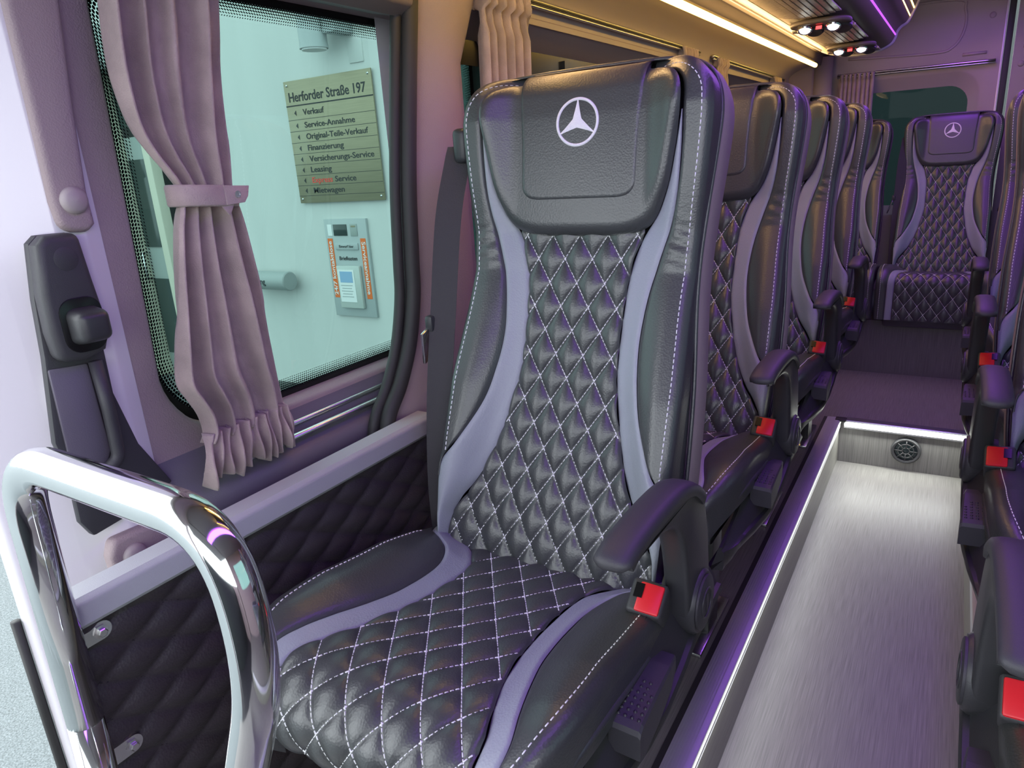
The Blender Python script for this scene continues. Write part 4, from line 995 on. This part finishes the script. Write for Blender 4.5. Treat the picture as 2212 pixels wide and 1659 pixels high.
# key drop box
mx0, mz0, mw, mh = -4.146, .098, .432, .750
MB_ = thing('drop_box', (mx0,YB,mz0), 'grey key drop box with orange strips, below the directory sign outside', 'letter box')
box('back_plate', (mw/2,-.012,mh/2), (mw,.024,mh), 'panel_grey', MB_, .002)
def mp(x0, z): return lambda x,y,d: (x0+x, -.0250-d, z+y)
for x in (.045,.385): box('orange_strip', (x,-.0250,.375), (.052,.003,.46), 'orange', MB_)
text('strip_text', 'Serviceannahme', .40, .036, lambda x,y,d: (.372+y, -.0268-d, .58-x), 'paper', MB_)
text('strip_text', '24/7 kontaktlose', .42, .036, lambda x,y,d: (.058-y, -.0268-d, .165+x), 'paper', MB_)
box('display', (.165,-.026,.668), (.14,.006,.085), 'dark_glass', MB_, .002); box('keypad', (.305,-.026,.668), (.07,.006,.09), 'frame_grey', MB_, .002); box('keypad_light', (.305,-.0295,.695), (.045,.002,.012), 'sign_brass', MB_)
box('notice', (.055,-.025,.668), (.045,.003,.085), 'paper', MB_); text('caption', 'SCHLÜSSEL', .12, .016, mp(.25,.722), 'paper', MB_) if False else None
slot = box('mail_slot', (.215,-.028,.545), (.235,.012,.050), 'panel_grey', MB_, .004); text('slot_text', 'Einwurf hier', .15, .020, lambda x,y,d: (.14+x, -.0342-d, .537+y), 'ink', slot)
text('caption', 'Briefkasten', .185, .030, mp(.12,.44), 'ink', MB_)
po = box('document_pouch', (.215,-.040,.235), (.24,.030,.33), 'pouch', MB_, .008)
box('document', (.195,-.0565,.245), (.165,.003,.25), 'paper', po); box('document_picture', (.195,-.0585,.315), (.13,.002,.085), 'paper_blue', po)
for k in range(5): box('document_line', (.190,-.0585,.250-.022*k), (.12-.02*(k%2),.002,.006), 'panel_grey', po)
# newspaper tube
NT_ = thing('newspaper_tube', (-4.79,YB,.375), 'grey newspaper tube fixed to the white wall outside', 'letter tube')
lathe('tube_body', [(.060,-.27),(.072,-.265),(.075,-.25),(.075,.25),(.077,.252),(.077,.268),(.070,.276),(.0001,.28)], 'tube_grey', NT_, 32, (0,-.12,0), 'x')
box('wall_bracket', (0,-.0295,0), (.30,.06,.05), 'tube_grey', NT_)
text('tube_text', 'Zeitung', .20, .05, lambda x,y,d: (-.14+x, -.12-.0752*math.cos(math.asin(max(-.9,min(.9,(y-.02)/.076))))-d, y-.02), 'ink', NT_)
# wall lamp
WL = thing('wall_lamp', (-3.85,YB,2.0), 'cylindrical wall lamp on the white wall, above the directory sign', 'lamp')
lathe('lamp_body', [(.095,.42),(.095,.03),(.098,.0),(.090,.0),(.086,.02),(.0001,.02)], 'panel_grey', WL, 28, (0,-.17,0), 'z'); lathe('lamp_glass', [(.086,.015),(.084,-.01),(.0001,-.012)], 'paper', WL, 24, (0,-.17,0), 'z')
box('lamp_mount', (.16,-.09,.18), (.12,.18,.20), 'panel_grey', WL, .01); tube('lamp_arm', [(0,-.17,.2),(.16,-.12,.2)], .02, 'steel', WL, 10)
# service flap marks on the wall
for (x,z,l) in ((-3.87,-.30,'small square wall flap low on the white wall outside'),(-3.63,1.98,'small square wall flap beside the wall lamp outside')):
    tag(box('wall_flap', (x,YB-.004,z), (.13,.012,.16), 'render_white', None, .003), l, 'wall flap', 'wall flaps')
# hall further back, seen darkly through the second window
HB = thing('far_hall', (-4,12,-.68), 'dark hall facade with a pale panel, seen through the second window', 'building')
box('facade', (.0,.5,2.5), (9,1,5), 'dark_facade', HB); box('pale_panel', (.55,-.03,2.1), (1.9,.06,4.0), 'render_white', HB)
